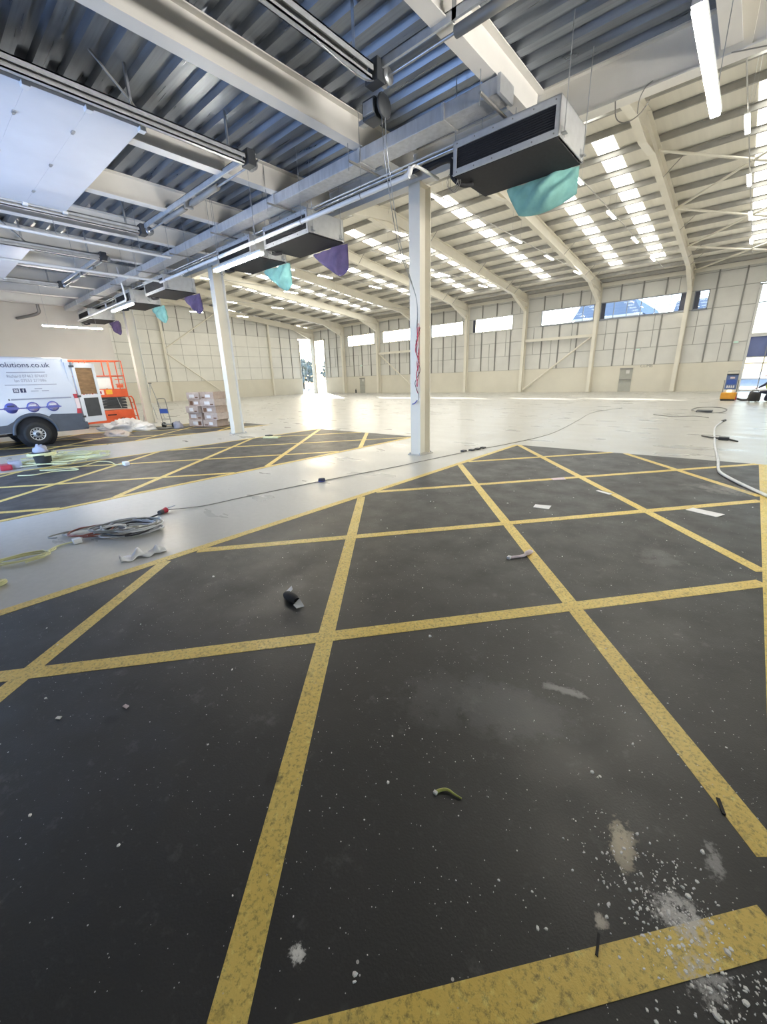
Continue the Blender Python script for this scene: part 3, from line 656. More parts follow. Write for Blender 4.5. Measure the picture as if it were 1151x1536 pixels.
# ------------------------------------------------------------------ overhead sectional doors (open ones lie under the soffit)
def overhead_door(name, x0, x1, is_open):
    """x0, x1: faces of the opening."""
    d = struct(name)
    zt = 4.98; L = 3.14
    if is_open:
        ny = 8; ys = [YF + 0.35 + (L - YF - 0.35) * k / 7.0 for k in range(8)]
        for a, b in zip(ys, ys[1:]):
            g = G(); g.bevbox(x0 + 0.05, x1 - 0.02, a + 0.0006, b - 0.0006, zt, zt + 0.045, 0.0015); pn = obj('door_section', g, 'door_panel', d)
            for xk in (x0 + 0.75, x0 + 2.05, x1 - 0.75) if b < 3.0 else ():
                g = G(); g.box(xk - 0.035, xk + 0.035, b - 0.02, b + 0.02, zt - 0.014, zt); g.box(xk - 0.05, xk - 0.03, b - 0.012, b + 0.012, zt - 0.02, zt); obj('hinge', g, 'galv', pn)
            for sx in (x0 + 0.03, x1 + 0.0):
                g = G(); g.bevbox(sx - 0.05, sx + 0.05, b - 0.05, b + 0.03, zt - 0.05, zt + 0.0, 0.008); obj('roller_bracket', g, 'white', pn)
    else:
        for k in range(7):
            g = G(); g.bevbox(x0, x1, YF - 0.10, YF - 0.055, 0.02 + k * 0.65, 0.02 + k * 0.65 + 0.645, 0.004); obj('door_section', g, 'door_panel', d)
    for sx, s in ((x0 - 0.02, -1), (x1 + 0.30, 1)):
        g = G()
        g.box(sx - 0.035, sx + 0.035, YF + 0.3, 4.5, zt - 0.10, zt - 0.085); g.box(sx - 0.035, sx - 0.025, YF + 0.3, 4.5, zt - 0.10, zt + 0.03); g.box(sx + 0.025, sx + 0.035, YF + 0.3, 4.5, zt - 0.10, zt - 0.06)
        g.box(sx - 0.035, sx + 0.06, YF + 0.3, 4.5, zt + 0.02, zt + 0.035); g.box(sx + 0.05, sx + 0.06, YF + 0.3, 4.5, zt - 0.03, zt + 0.035)
        obj('track', g, 'track', d)
        g = G(); g.box(sx - 0.03, sx + 0.03, YF, YF + 0.05, 0.0, 4.2); g.box(sx - 0.03, sx + 0.03, YF, YF + 0.35, 4.15, 4.2); obj('track', g, 'track', d)
        for yh in (2.9, 4.25):
            g = G(); g.box(sx - 0.02, sx + 0.02, yh - 0.003, yh + 0.003, zt, DECK_Z + 0.02); g.box(sx - 0.02, sx - 0.014, yh, yh + 0.04, zt, DECK_Z + 0.02); obj('hanger', g, 'galv', d)
        g = G(); g.tube([(sx, 3.0, zt + 0.02), (sx - 0.05, 2.55, DECK_Z)], 0.016, 6); obj('hanger', g, 'mullion', d)
        g = G(); g.bevbox(sx - 0.10, sx + 0.10, 4.52, 4.66, zt - 0.11, zt + 0.10, 0.01); obj('end_bracket', g, 'dark', d)
        g = G(); g.lathe([(0.0, 0.0), (0.085, 0.0), (0.085, 0.02), (0.065, 0.03), (0.065, 0.07), (0.085, 0.08), (0.085, 0.10), (0.0, 0.10)], (sx - 0.02 - (0.12 if s > 0 else -0.04), 4.70, zt - 0.02), 'X', 18); obj('cable_drum', g, 'galv', d)
    g = G(); g.cyl((x0 - 0.15, 4.70, zt - 0.02), (x1 + 0.42, 4.70, zt - 0.02), 0.016, n=8); obj('shaft', g, 'galv', d)
    g = G(); g.box(x0 - 0.02, x1 + 0.3, 4.60, 4.63, zt + 0.02, zt + 0.11); g.box(x0 - 0.02, x1 + 0.3, 4.60, 4.74, zt + 0.10, zt + 0.11); obj('shaft_channel', g, 'track', d)
    xm = (x0 + x1) / 2
    for a, b in ((xm - 1.15, xm - 0.15), (xm + 0.15, xm + 1.15)):
        g = G(); g.lathe([(0.02, 0), (0.052, 0), (0.052, b - a), (0.02, b - a)], (a, 4.70, zt - 0.02), 'X', 14); obj('torsion_spring', g, 'mullion', d)
    g = G(); g.box(xm - 0.03, xm + 0.03, 4.62, 4.78, zt - 0.07, zt + 0.12); obj('centre_bracket', g, 'galv', d)
    for yb in (-1.0,):
        pass
    return d
d1 = overhead_door('door_1', -3.95, 0.35, False)
d2 = overhead_door('door_2', -11.05, -6.97, True)
d3 = overhead_door('door_3', -18.30, -14.20, True)
# hanger rods over the shaft of the nearest door and its safety cable
g = G(); g.box(-2.94, -2.89, 4.60, 4.606, 5.0, DECK_Z); g.box(-2.94, -2.934, 4.60, 4.65, 5.0, DECK_Z); obj('hanger', g, 'galv', d1)
g = G(); g.tube(bez([(-4.0, 3.5, 4.95), (-3.9, 3.9, 4.80), (-3.88, 4.3, 4.78), (-3.95, 4.6, 4.92)], 8), 0.008, 6); obj('cable', g, 'galv', d1)

# ------------------------------------------------------------------ chain gearbox and its hand chain
t = thing('gearbox', 'small dark gearbox with bright cover on the end of the door shaft', 'gearbox', (-4.12, 4.72, 4.62))
g = G(); g.bevbox(-0.10, 0.10, -0.10, 0.10, 0.0, 0.20, 0.02); obj('housing', g, 'dark', t)
g = G(); g.bevbox(-0.06, 0.10, -0.13, -0.09, 0.03, 0.16, 0.008); obj('cover', g, 'galv', t)
g = G(); g.lathe([(0.0, 0), (0.11, 0), (0.13, 0.02), (0.11, 0.04), (0.0, 0.04)], (0.15, 0.0, 0.10), 'X', 20); obj('chain_wheel', g, 'dark', t)
g = G(); g.bevbox(-0.22, -0.10, -0.04, 0.04, 0.02, 0.07, 0.006); obj('motor_shaft', g, 'galv', t)
t = thing('hand_chain', 'thin steel hand chain looping down from gearbox to tall column', 'chain', (-4.0, 4.75, 4.6))
for dx in (0.0, 0.05):
    g = G(); P = bez([(-3.99 + dx, 4.72, 4.72), (-4.02 + dx, 4.80, 4.2), (-4.3 + dx * 0.8, 5.4, 3.45), (-4.8, 6.5, 2.95), (-5.2 + dx * 0.4, 7.05, 2.55)], 12)
    g.tube(P, 0.006, 5); obj('chain_run', g, 'galv', t, True)
t = thing('barrier_tape', 'tangled red and white tape hanging on the tall column', 'tape', (-5.2, 7.08, 1.1))
random.seed(3)
for k in range(5):
    g = G(); P = []
    for j in range(14):
        z = 2.62 - j * 0.115 - 0.02 * k
        P.append((-5.19 + 0.025 * math.sin(j * 1.7 + k * 2.1) + 0.012 * k * math.cos(j), 7.075 - 0.012 * (k % 3), z))
    g.tube(bez(P[: 9 + k], 4), 0.010 if k < 3 else 0.006, 5); obj('strand', g, ['red_tape', 'label_white', 'red_tape', 'red_tape', 'black_cable'][k], t, True)
g = G(); g.tube(bez([(-5.20, 7.06, 1.16), (-5.26, 7.05, 1.10), (-5.33, 7.06, 1.08)], 6), 0.012, 6); obj('strand', g, 'badge_blue', t, True)

# ------------------------------------------------------------------ ventilation duct, trapeze rails
t = thing('ventilation_duct', 'long galvanised duct running under the soffit along the edge beam', 'duct', (-10.0, 5.75, 4.76))
xs = [-2.95, -3.75, -5.3, -7.6, -9.8, -12.0, -14.3, -16.6, -18.9, -21.2, -23.2]
for i, (a, b) in enumerate(zip(xs, xs[1:])):
    g = G(); g.bevbox(b + 0.004, a - 0.004, 5.70, 6.03, 4.86, 5.03, 0.012)
    obj('duct_section', g, 'duct_foil', t, True)
    g = G(); g.box(a - 0.02, a + 0.02, 5.68, 6.05, 4.845, 5.035); obj('flange', g, 'casing', t, True)
for x in (-3.1, -5.35, -7.55, -9.75, -11.9, -14.2, -16.5, -18.8):
    g = G(); g.box(x - 0.014, x + 0.014, 5.5, 6.5, 4.82, 4.845); obj('trapeze_rail', g, 'mullion', t, True)
    for y in (5.5, 6.5):
        g = G(); g.cyl((x, y, 4.70), (x, y, DECK_Z), 0.006, n=5); obj('hanger_rod', g, 'galv', t, True)
for y, z, r, m in ((6.30, 4.80, 0.022, 'galv'), (6.44, 4.80, 0.03, 'black'), (6.18, 4.79, 0.012, 'white_pipe')):
    g = G(); g.cyl((-23.0, y, z), (-3.4 if m != 'galv' else -2.7, y, z), r, n=8); obj('service_run', g, m, t, True)

# ------------------------------------------------------------------ fan coil units with cloth covers
UG = 'ceiling fan coil units along the mezzanine edge'
def fan_unit(loc, label):
    t = thing('fan_coil_unit', label, 'air conditioner', loc, 0, UG)
    W, D, H = 1.46, 0.94, 0.40; w = W / 2; d = D / 2
    g = G(); g.box(-w, -w + 0.012, -d, d, 0.012, H); g.box(w - 0.012, w, -d, d, 0.012, H); g.box(-w, w, -d, d, H - 0.012, H); g.box(-w, w, d - 0.012, d, 0, H)
    g.box(-w, w, -d, -d + 0.015, H - 0.085, H); g.box(-w, w, -d, -d + 0.015, 0.0, 0.075); g.box(-w, -w + 0.055, -d, -d + 0.015, 0.07, H - 0.08); g.box(w - 0.055, w, -d, -d + 0.015, 0.07, H - 0.08)
    obj('casing', g, 'casing', t)
    g = G(); g.box(-w + 0.02, w - 0.02, -d + 0.03, -d + 0.06, 0.02, H - 0.02)
    for k in range(1, 9): z = 0.08 + k * 0.026; g.box(-w + 0.055, w - 0.055, -d + 0.018, -d + 0.03, z, z + 0.006)
    obj('filter_grille', g, 'black', t)
    g = G(); g.box(-w + 0.014, w - 0.03, -d + 0.02, d, -0.006, 0.012); obj('base_panel', g, 'black', t)
    for sx in (-1, 1):
        for sy in (-d + 0.10, d - 0.10):
            g = G(); c = sx * (w + 0.03); g.box(c - 0.03, c + 0.03, sy - 0.035, sy + 0.035, 0.04, 0.05); g.box(sx * w, sx * w + sx * 0.006, sy - 0.035, sy + 0.035, 0.04, 0.12); obj('bracket', g, 'galv', t)
            g = G(); g.cyl((c, sy, 0.0), (c, sy, DECK_Z - loc[2]), 0.006, n=5); obj('hanger_rod', g, 'galv', t)
    for k in range(6):
        for z in (0.035, H - 0.04):
            g = G(); x = -w + 0.06 + k * (W - 0.12) / 5; g.cyl((x, -d - 0.006, z), (x, -d, z), 0.009, n=6); obj('screw', g, 'mullion', t)
    g = G(); g.tube(bez([(-w - 0.75, -d + 0.45, 0.42), (-w - 0.35, -d + 0.25, 0.34), (-w - 0.10, -d + 0.12, 0.24), (-w - 0.07, -d + 0.1, 0.05), (-w + 0.03, -d + 0.2, -0.05), (-w + 0.12, -d + 0.35, -0.03)], 8), 0.032, 8); obj('insulated_pipe', g, 'black', t)
    for k in range(3):
        g = G(); P = [(-w - 0.07 + 0.09 * math.cos(a) + 0.012 * k, -d + 0.1 + 0.02 * k, 0.0 + (0.11 + 0.015 * k) * math.sin(a)) for a in [2 * PI * j / 16 for j in range(16)]]
        g.tube(P, 0.005, 4, closed=True); obj('wire_loop', g, 'mullion', t)
    return t
def cloth_cover(loc, label, m, w=0.86, h=0.40, seed=1, taper=0.55):
    """A cloth bag tied over the outlet: a wide top edge that sags to a rounded lower corner."""
    random.seed(seed); nx, nz = 22, 14; vs = []
    for side in (0, 1):
        for j in range(nz + 1):
            for i in range(nx + 1):
                u = i / nx; v = j / nz
                width = w * (1 - taper * v ** 1.2); cx = w / 2 * taper * v ** 1.2 * 0.82
                x = (u - 0.5) * width + cx
                sag = h * v * (0.80 + 0.20 * math.sin(PI * u) ** 0.8) * (1.0 - 0.18 * u * (taper < 0.3))
                bul = 0.13 * math.sin(PI * u) ** 0.7 * math.sin(PI * min(1, 0.12 + 0.88 * v)) ** 0.8
                fold = 0.040 * math.sin(8 * u + 6 * v + 2 * math.sin(4 * v + seed)) + 0.026 * math.sin(17 * (u + 0.7 * v) + seed)
                edge = min(1, 6 * min(u, 1 - u)) * min(1, 5 * (1 - v))
                y = (bul + fold * edge) * (-1 if side == 0 else 1) + (0.10 + 0.06 * v)
                vs.append((x, y, -sag))
    n1 = (nx + 1) * (nz + 1); fs = []
    for s in (0, 1):
        for j in range(nz):
            for i in range(nx):
                a = s * n1 + j * (nx + 1) + i; f = (a, a + 1, a + nx + 2, a + nx + 1); fs.append(f if s else f[::-1])
    rim = [j * (nx + 1) for j in range(nz + 1)]; rim2 = [j * (nx + 1) + nx for j in range(nz + 1)]; bot = [nz * (nx + 1) + i for i in range(nx + 1)]
    for ring in (rim, rim2, bot):
        for a, b in zip(ring, ring[1:]): fs.append((a, b, b + n1, a + n1))
    g = G(); g.add([(v[0], v[1], v[2]) for v in vs], fs, 0, True)
    t = thing('cloth_cover', label, 'cover', loc, 0, 'cloth covers tied on the fan coil outlets')
    obj('bag', g, m, t)
    g = G(); g.tube([(-w / 2, 0.02, 0), (0, -0.0, -0.006), (w / 2, 0.02, 0)], 0.008, 5); obj('draw_cord', g, m, t)
    return t
UX = [(-3.01, 'nearest black and silver ceiling fan unit, over the teal cloth'),
      (-7.63, 'second black fan unit, behind white pipe and above a purple cloth'),
      (-9.60, 'fan unit right above the lit tube light, with teal cloth'),
      (-14.20, 'fourth fan unit from the tall column, with long purple cloth'),
      (-16.86, 'fan unit behind the far small tube light, with little teal cloth'),
      (-21.55, 'farthest fan unit, nearest the plaster partition wall')]
U0 = None
for i, (x, lb) in enumerate(UX):
    if U0 is None: U0 = fan_unit((x, 6.42, 4.30), lb)
    else: dup(U0, (x, 6.38, 4.30), 0, lb)
for i, ((x, _), m, lb) in enumerate(zip(UX, ['teal', 'purple'] * 3, [
        'large teal cloth hanging from the nearest fan unit', 'purple cloth hanging from the second fan unit',
        'teal cloth hanging from the fan unit by the tube light', 'purple cloth with trailing strings on the fourth fan unit',
        'small teal cloth on the fan unit near the partition', 'dark purple cloth on the farthest fan unit'])):
    sc = 1.0 if i == 0 else 0.9
    cloth_cover((x + (0.14 if i == 0 else 0.16), 6.86, 4.31), lb, m, 1.06 if i == 0 else 1.12, 0.46 if i == 0 else 0.54, i + 1, 0.20 if i == 0 else 0.58)

# ------------------------------------------------------------------ white pipework
t = thing('white_pipe', 'white pipe run in front of the fan units from column to elbow', 'pipe', (-8.6, 5.6, 4.35))
g = G(); g.cyl((-4.25, 5.60, 4.36), (-12.98, 5.60, 4.36), 0.036, n=12); obj('pipe', g, 'white_pipe', t, True)
g = G(); g.tube([(-4.33, 5.60, 4.36), (-4.25, 5.60, 4.38), (-4.22, 5.60, 4.45)], 0.04, 10); obj('elbow', g, 'white_pipe', t, True)
g = G(); g.tube(bez([(-4.22, 5.60, 4.44), (-4.22, 5.75, 4.50), (-4.22, 6.3, 4.50)], 6), 0.022, 8); obj('branch', g, 'white_pipe', t, True)
for x in (-5.2, -6.7, -8.2, -9.7, -11.2, -12.6):
    g = G(); g.tube([(x, 5.60 + 0.043 * math.cos(a), 4.36 + 0.043 * math.sin(a)) for a in [2 * PI * k / 12 for k in range(12)]], 0.006, 5, closed=True); obj('clip', g, 'mullion', t, True)
    g = G(); g.cyl((x, 5.6, 4.40), (x, 5.6, DECK_Z), 0.005, n=5); obj('hanger_rod', g, 'galv', t, True)
t = thing('white_pipe', 'white pipe crossing the bay towards the second column head', 'pipe', (-12.9, 4.0, 4.35))
g = G(); g.cyl((-12.86, 1.2, 4.35), (-12.82, 5.5, 4.35), 0.032, n=10); obj('pipe', g, 'white_pipe', t, True)
for y in (2.2, 3.6, 5.0): g = G(); g.cyl((-12.84, y, 4.35), (-12.84, y, DECK_Z), 0.005, n=5); obj('hanger_rod', g, 'galv', t, True)
t = thing('white_pipe', 'white pipe crossing the soffit between the two open doors', 'pipe', (-10.0, 3.0, 4.40))
g = G(); g.cyl((-11.42, 0.6, 4.62), (-11.45, 5.3, 4.62), 0.03, n=10); obj('pipe', g, 'white_pipe', t, True)
for y in (1.6, 3.0, 4.6): g = G(); g.cyl((-11.44, y, 4.62), (-11.44, y, DECK_Z), 0.005, n=5); obj('hanger_rod', g, 'galv', t, True)
t = thing('white_pipe', 'white pipe beside the farthest fan units with short rising stubs', 'pipe', (-19, 5.8, 4.35))
g = G(); g.cyl((-16.3, 5.78, 4.35), (-22.1, 5.82, 4.35), 0.034, n=10); obj('pipe', g, 'white_pipe', t, True)
g = G(); g.tube([(-16.3, 5.78, 4.34), (-16.22, 5.78, 4.40), (-16.2, 5.7, 5.3)], 0.03, 8); obj('riser', g, 'white_pipe', t, True)
for x in (-18.3, -20.4): g = G(); g.cyl((x, 5.8, 4.35), (x, 5.8, 4.52), 0.03, n=8); obj('stub', g, 'white_pipe', t, True)
# flue pipe stub near the partition
t = thing('drain_pipe', 'brownish bent pipe hanging beside the plaster partition', 'pipe', (-23.6, 4.6, 4.9))
g = G(); g.tube(bez([(-23.7, 4.9, DECK_Z), (-23.7, 4.9, 5.0), (-23.75, 4.85, 4.75), (-24.3, 4.4, 4.62), (-24.6, 4.25, 4.6)], 6), 0.06, 10); obj('pipe', g, 'mullion', t, True)

# ------------------------------------------------------------------ tube lights
def tube_light(loc, rotz, L, label, group, rods, wide=0.09):
    t = thing('tube_light', label, 'light', loc, rotz, group)
    g = G(); g.bevbox(-wide / 2, wide / 2, -L / 2, L / 2, 0.035, 0.075, 0.008); obj('housing', g, 'white', t)
    g = G(); g.bevbox(-wide / 2 + 0.006, wide / 2 - 0.006, -L / 2 + 0.01, L / 2 - 0.01, 0.0, 0.036, 0.010); obj('diffuser', g, 'led' if loc[2] > 6 else 'led_strong', t)
    for y in (-L * 0.4, L * 0.4):
        if rods: g = G(); g.cyl((0, y, 0.075), (0, y, rods), 0.004, n=5); obj('suspension_wire', g, 'galv', t)
    return t
LM = 'tube lights under the mezzanine'
tube_light((-8.22, 5.12, 3.88), PI / 2, 1.78, 'lit tube light under the third fan unit', LM, DECK_Z - 3.88)
tube_light((-14.85, 5.14, 3.88), PI / 2, 1.75, 'lit tube light just before the third column head', LM, DECK_Z - 3.88)
tube_light((-20.3, 5.15, 3.86), 0, 1.95, 'long tube light lit against the plaster partition', LM, DECK_Z - 3.86)
tube_light((-0.76, 5.20, 3.98), 0, 1.72, 'large bright tube light beside the plain end of edge beam', LM, DECK_Z - 3.98)
LH = 'tube lights hung high in the hall'
hall = {-1.45: [13.0, 18.0, 22.9, 27.9, 33.2], -6.1: [18.0, 22.9, 27.9, 33.2], -10.6: [15.6, 23.1, 27.8, 33.2], -17.2: [21.1, 26.5, 32.0], -22.9: [17.6, 25.8, 20.8, 32.2], -28.4: [15.5, 22.1, 27.5], -34.9: [20.6, 25.4], -41.3: [20.7, 25.6]}
LINE = {-1.45: 'on the line beside the glazed screen', -6.1: 'on the line under the nearest rafter', -10.6: 'on the second line of lights', -17.2: 'behind the tall column',
        -22.9: 'on the line above third window', -28.4: 'on the line behind second fan unit', -34.9: 'on the line near the far steel door', -41.3: 'on the line nearest the glazed corner'}
ORD = ['nearest', 'second', 'third', 'fourth', 'last']
for x, ys in hall.items():
    ys = sorted(ys)
    for k, y in enumerate(ys):
        lb = 'hall tube light %s, %s' % (LINE[x], (ORD[k] + ' from mezzanine') if k < len(ys) - 1 else 'closest to back wall')
        tube_light((x, y, 8.22), 0, 1.25, lb, LH, max(0.1, roof_z(y) - 8.22 - 0.05), 0.13)
    t = thing('cable_tray', 'thin lighting conduit ' + LINE[x].replace('of lights', 'of hall lights'), 'conduit', (x, 25, 8.3), 0, 'lighting conduits')
    g = G(); g.cyl((x, min(ys) - 2, 8.36), (x, 37.5, 8.36), 0.018, n=6); obj('conduit', g, 'grey_steel', t, True)
# loose wires under the edge beam
t = thing('loose_wire', 'dark wire looping down below the plain edge beam', 'wire', (-1.9, 7.2, 4.9))
g = G(); g.tube(bez([(-2.02, 7.13, 4.96), (-1.99, 7.14, 4.78), (-1.90, 7.15, 4.70), (-1.78, 7.15, 4.70), (-1.68, 7.15, 4.76), (-1.62, 7.15, 4.84)], 8), 0.007, 5); obj('wire', g, 'mullion', t, True)
g = G(); g.tube(bez([(-1.74, 7.15, 4.74), (-1.74, 7.15, 4.88), (-1.68, 7.13, 4.98), (-1.60, 7.1, 5.0)], 8), 0.006, 5); obj('wire', g, 'mullion', t, True)
t = thing('loose_wire', 'thin wire drooping from the far end of the edge beam', 'wire', (-0.5, 7.2, 4.9))
g = G(); g.tube(bez([(-0.85, 7.13, 4.97), (-0.6, 7.14, 4.92), (-0.3, 7.15, 4.86), (0.1, 7.15, 4.80)], 8), 0.007, 5); obj('wire', g, 'mullion', t, True)

# ------------------------------------------------------------------ panel van backed in by the third bay
VX = -16.08                       # near side plane; rear end at y = 3.72
t = thing('panel_van', 'white panel van with dark grey lower cladding and lettering, rear door open', 'van', (-17.1, 1.0, 0))
def van_section(y, top, half, belly=0.42):
    """Half cross-section (x outward, z), lower edge to roof centre."""
    P = [(half * 0.97, belly), (half, belly + 0.12), (half, 1.15), (half * 0.985, 1.55), (half * 0.94, 2.05), (half * 0.88, top - 0.16), (half * 0.80, top - 0.05), (half * 0.62, top), (0.0, top + 0.02)]
    return P
secs = [(3.72, 2.50, 1.00), (3.62, 2.545, 1.02), (2.5, 2.56, 1.02), (0.4, 2.56, 1.02), (-0.6, 2.54, 1.02), (-1.0, 2.44, 1.01), (-1.55, 1.95, 0.98), (-2.05, 1.35, 0.95), (-2.45, 1.12, 0.86), (-2.55, 0.9, 0.80)]
g = G(); rings = []
for (y, top, hf) in secs:
    P = van_section(y, top, hf) if top > 1.6 else [(hf * 0.97, 0.42), (hf, 0.52), (hf, 0.62), (hf, 0.74), (hf * 0.98, top - 0.25), (hf * 0.95, top - 0.15), (hf * 0.85, top - 0.06), (hf * 0.62, top), (0, top + 0.02)]
    rings.append([(-17.1 + x, y, z) for x, z in P] + [(-17.1 - x, y, z) for x, z in reversed(P[:-1])])
n = len(rings[0]); vs = [v for r in rings for v in r]; fs = []
for i in range(len(rings) - 1):
    for k in range(n - 1): fs.append((i * n + k, i * n + k + 1, (i + 1) * n + k + 1, (i + 1) * n + k))
fs.append(tuple(range((len(rings) - 1) * n, len(rings) * n)))
g.add(vs, fs, 0, True); body = obj('body', g, 'van_white', t, True)
g = G(); g.box(-17.98, -16.22, -0.5, 3.60, 0.50, 0.54); obj('load_floor', g, 'plywood', t, True)
g = G(); g.box(-17.95, -16.25, -0.5, -0.46, 0.5, 2.4); g.box(-17.97, -17.95, -0.5, 3.5, 0.54, 2.2); g.box(-16.235, -16.215, -0.5, 3.55, 0.54, 1.5); obj('load_lining', g, 'plywood', t, True)
g = G()                                                                     # rear frame round the door opening
g.bevbox(-18.08, -17.93, 3.60, 3.735, 0.5, 2.40, 0.02); g.bevbox(-16.27, -16.12, 3.60, 3.735, 0.5, 2.40, 0.02); g.bevbox(-18.0, -16.2, 3.58, 3.735, 2.34, 2.50, 0.02)
obj('rear_frame', g, 'van_white', t, True)
# lower cladding with a wheel arch cut, both sides
for sx in (1, -1):
    xs0 = -17.1 + sx * 1.012; xs1 = -17.1 + sx * 1.045
    arch = [(2.49 + 0.50 * math.cos(a), 0.37 + 0.50 * math.sin(a)) for a in [PI * (0.02 + 0.96 * k / 16) for k in range(17)]]
    poly = [(3.72, 0.36), (3.73, 0.86), (2.95, 0.90)] + [(p[0], p[1]) for p in [(2.49 + 0.60 * math.cos(a), 0.37 + 0.60 * math.sin(a)) for a in [PI * (0.28 + 0.5 * k / 8) for k in range(9)]]] + [(1.86, 0.66), (1.0, 0.62), (-0.4, 0.60), (-0.4, 0.44), (1.98, 0.44)] + list(reversed(arch)) + [(3.0, 0.36)]
    g = G(); g.prism(poly, min(xs0, xs1), max(xs0, xs1), 'X'); obj('side_cladding', g, 'van_grey', t, True)
    g = G(); g.tube([(-17.1 + sx * 1.03, 2.49 + 0.53 * math.cos(a), 0.37 + 0.53 * math.sin(a)) for a in [PI * k / 18 for k in range(19)]], 0.045, 8); obj('wheel_arch', g, 'van_grey', t, True)
    g = G(); g.lathe([(0.0, 0.0), (0.49, 0.0), (0.49, 0.008 * sx), (0.0, 0.008 * sx)], (-17.1 + sx * 1.018, 2.49, 0.40), 'X', 28); obj('wheel_well', g, 'black', t, True)
    g = G(); g.bevbox(-17.1 + sx * 0.5 - 0.03, -17.1 + sx * 0.5 + 0.03, 1.2, 2.0, 0.30, 0.36, 0.01); obj('chassis_rail', g, 'rubber', t, True)
    g = G(); z0, z1 = 1.345, 1.385; xo = -17.1 + sx * 1.0; g.bevbox(xo - 0.02, xo + 0.025, 2.12, 3.56, z0, z1, 0.006); obj('slide_rail', g, 'text_grey', t, True)
    g = G(); g.box(-17.1 + sx * 1.0 - 0.02, -17.1 + sx * 1.0 + 0.022, 2.055, 2.085, 1.34, 1.385); obj('rail_stop', g, 'dark', t, True)
    g = G(); P = [(3.735, 0.84), (3.735, 1.46), (3.62, 1.46), (3.66, 1.15), (3.60, 0.84)]; g.prism(P, -17.1 + sx * 0.93 - 0.09, -17.1 + sx * 0.93 + 0.095, 'X'); lp = obj('tail_lamp', g, 'red_lamp', t, True)
    g = G(); P = [(3.742, 1.02), (3.742, 1.33), (3.63, 1.33), (3.64, 1.02)]; g.prism(P, -17.1 + sx * 0.93 - 0.085, -17.1 + sx * 0.93 + 0.10, 'X'); obj('lens', g, 'clear_lamp', lp, False); bpy.data.objects[COL.objects[-1].name].matrix_parent_inverse = Matrix.Translation((17.1, -1.0, 0))
g = G(); g.bevbox(-18.12, -16.08, 3.58, 3.84, 0.36, 0.60, 0.05); obj('rear_bumper', g, 'van_grey', t, True)
def wheel(x, y, sx):
    prof = [(0.19, -0.10), (0.27, -0.115), (0.33, -0.10), (0.347, -0.06), (0.347, 0.06), (0.33, 0.10), (0.27, 0.115), (0.19, 0.10)]
    g = G(); g.lathe(prof, (x, y, 0.347), 'X', 32); w_ = obj('wheel', g, 'rubber', t, True)
    g = G(); o = 0.10 * sx
    g.lathe([(0.20, 0.085 * sx), (0.19, o), (0.165, 0.06 * sx), (0.13, 0.055 * sx), (0.10, o), (0.06, 0.11 * sx), (0.0, 0.115 * sx)], (x, y, 0.347), 'X', 28)
    for k in range(12):
        a = 2 * PI * k / 12; g.cbox((x + 0.075 * sx, y + 0.145 * math.cos(a), 0.347 + 0.145 * math.sin(a)), (0.05, 0.028, 0.028))
    rm = obj('rim', g, 'rim', w_, False); rm.matrix_parent_inverse = Matrix.Translation((17.1, -1.0, 0))
    g = G(); g.lathe([(0.055, 0.10 * sx), (0.05, 0.13 * sx), (0.0, 0.132 * sx)], (x, y, 0.347), 'X', 14); hc = obj('hub_cap', g, 'dark', w_, False); hc.matrix_parent_inverse = Matrix.Translation((17.1, -1.0, 0))
for y in (2.49, -1.45):
    wheel(-16.145, y, 1); wheel(-18.055, y, -1)
# open rear door, swung in line with the near side
dx = -16.10; y0, y1 = 3.76, 4.12; ang = math.radians(26); hinge = Vector((-16.13, 3.76, 0))
RD = Matrix.Translation(hinge) @ Matrix.Rotation(-PI / 2 + ang, 4, 'Z')         # local +x runs away from the hinge, -y faces the camera side
RD = Matrix.Translation(hinge) @ Matrix.Rotation(math.radians(118), 4, 'Z')
def RDb(g, x0, x1, z0, z1, d0, d1, r=0.012): return g.bevbox(x0, x1, d0, d1, z0, z1, r, 0, RD)
g = G(); RDb(g, 0, 0.80, 0.55, 1.42, -0.035, 0.035); RDb(g, 0, 0.10, 1.4, 2.38, -0.03, 0.03); RDb(g, 0.70, 0.80, 1.4, 2.38, -0.03, 0.03); RDb(g, 0, 0.80, 2.24, 2.38, -0.03, 0.03)
rd = obj('rear_door', g, 'van_white', t, True)
INVV = Matrix.Translation((17.1, -1.0, 0))
def sub(name, g, m, par):
    o = obj(name, g, m, par); o.matrix_parent_inverse = INVV; return o
g = G(); RDb(g, 0.10, 0.70, 1.44, 2.24, -0.012, 0.012, 0.004); sub('door_window', g, 'plywood', rd)
g = G(); RDb(g, 0.14, 0.66, 0.74, 1.32, 0.034, 0.046, 0.01); RDb(g, 0.14, 0.66, 0.74, 1.32, -0.046, -0.034, 0.01); sub('door_card', g, 'dark', rd)
for z in (0.75, 1.38, 2.28): g = G(); RDb(g, -0.06, 0.06, z - 0.03, z + 0.03, -0.05, 0.05, 0.01); sub('hinge', g, 'dark', rd)
g = G(); RDb(g, 0.70, 0.77, 1.30, 1.40, 0.035, 0.07, 0.01); sub('latch', g, 'dark', rd)
# far rear door, closed
g = G(); g.bevbox(-17.96, -17.12, 3.66, 3.735, 0.56, 2.36, 0.02); fd = obj('rear_door', g, 'van_white', t, True)
g = G(); g.bevbox(-17.86, -17.22, 3.73, 3.745, 1.44, 2.22, 0.006); sub('door_window', g, 'black', fd)
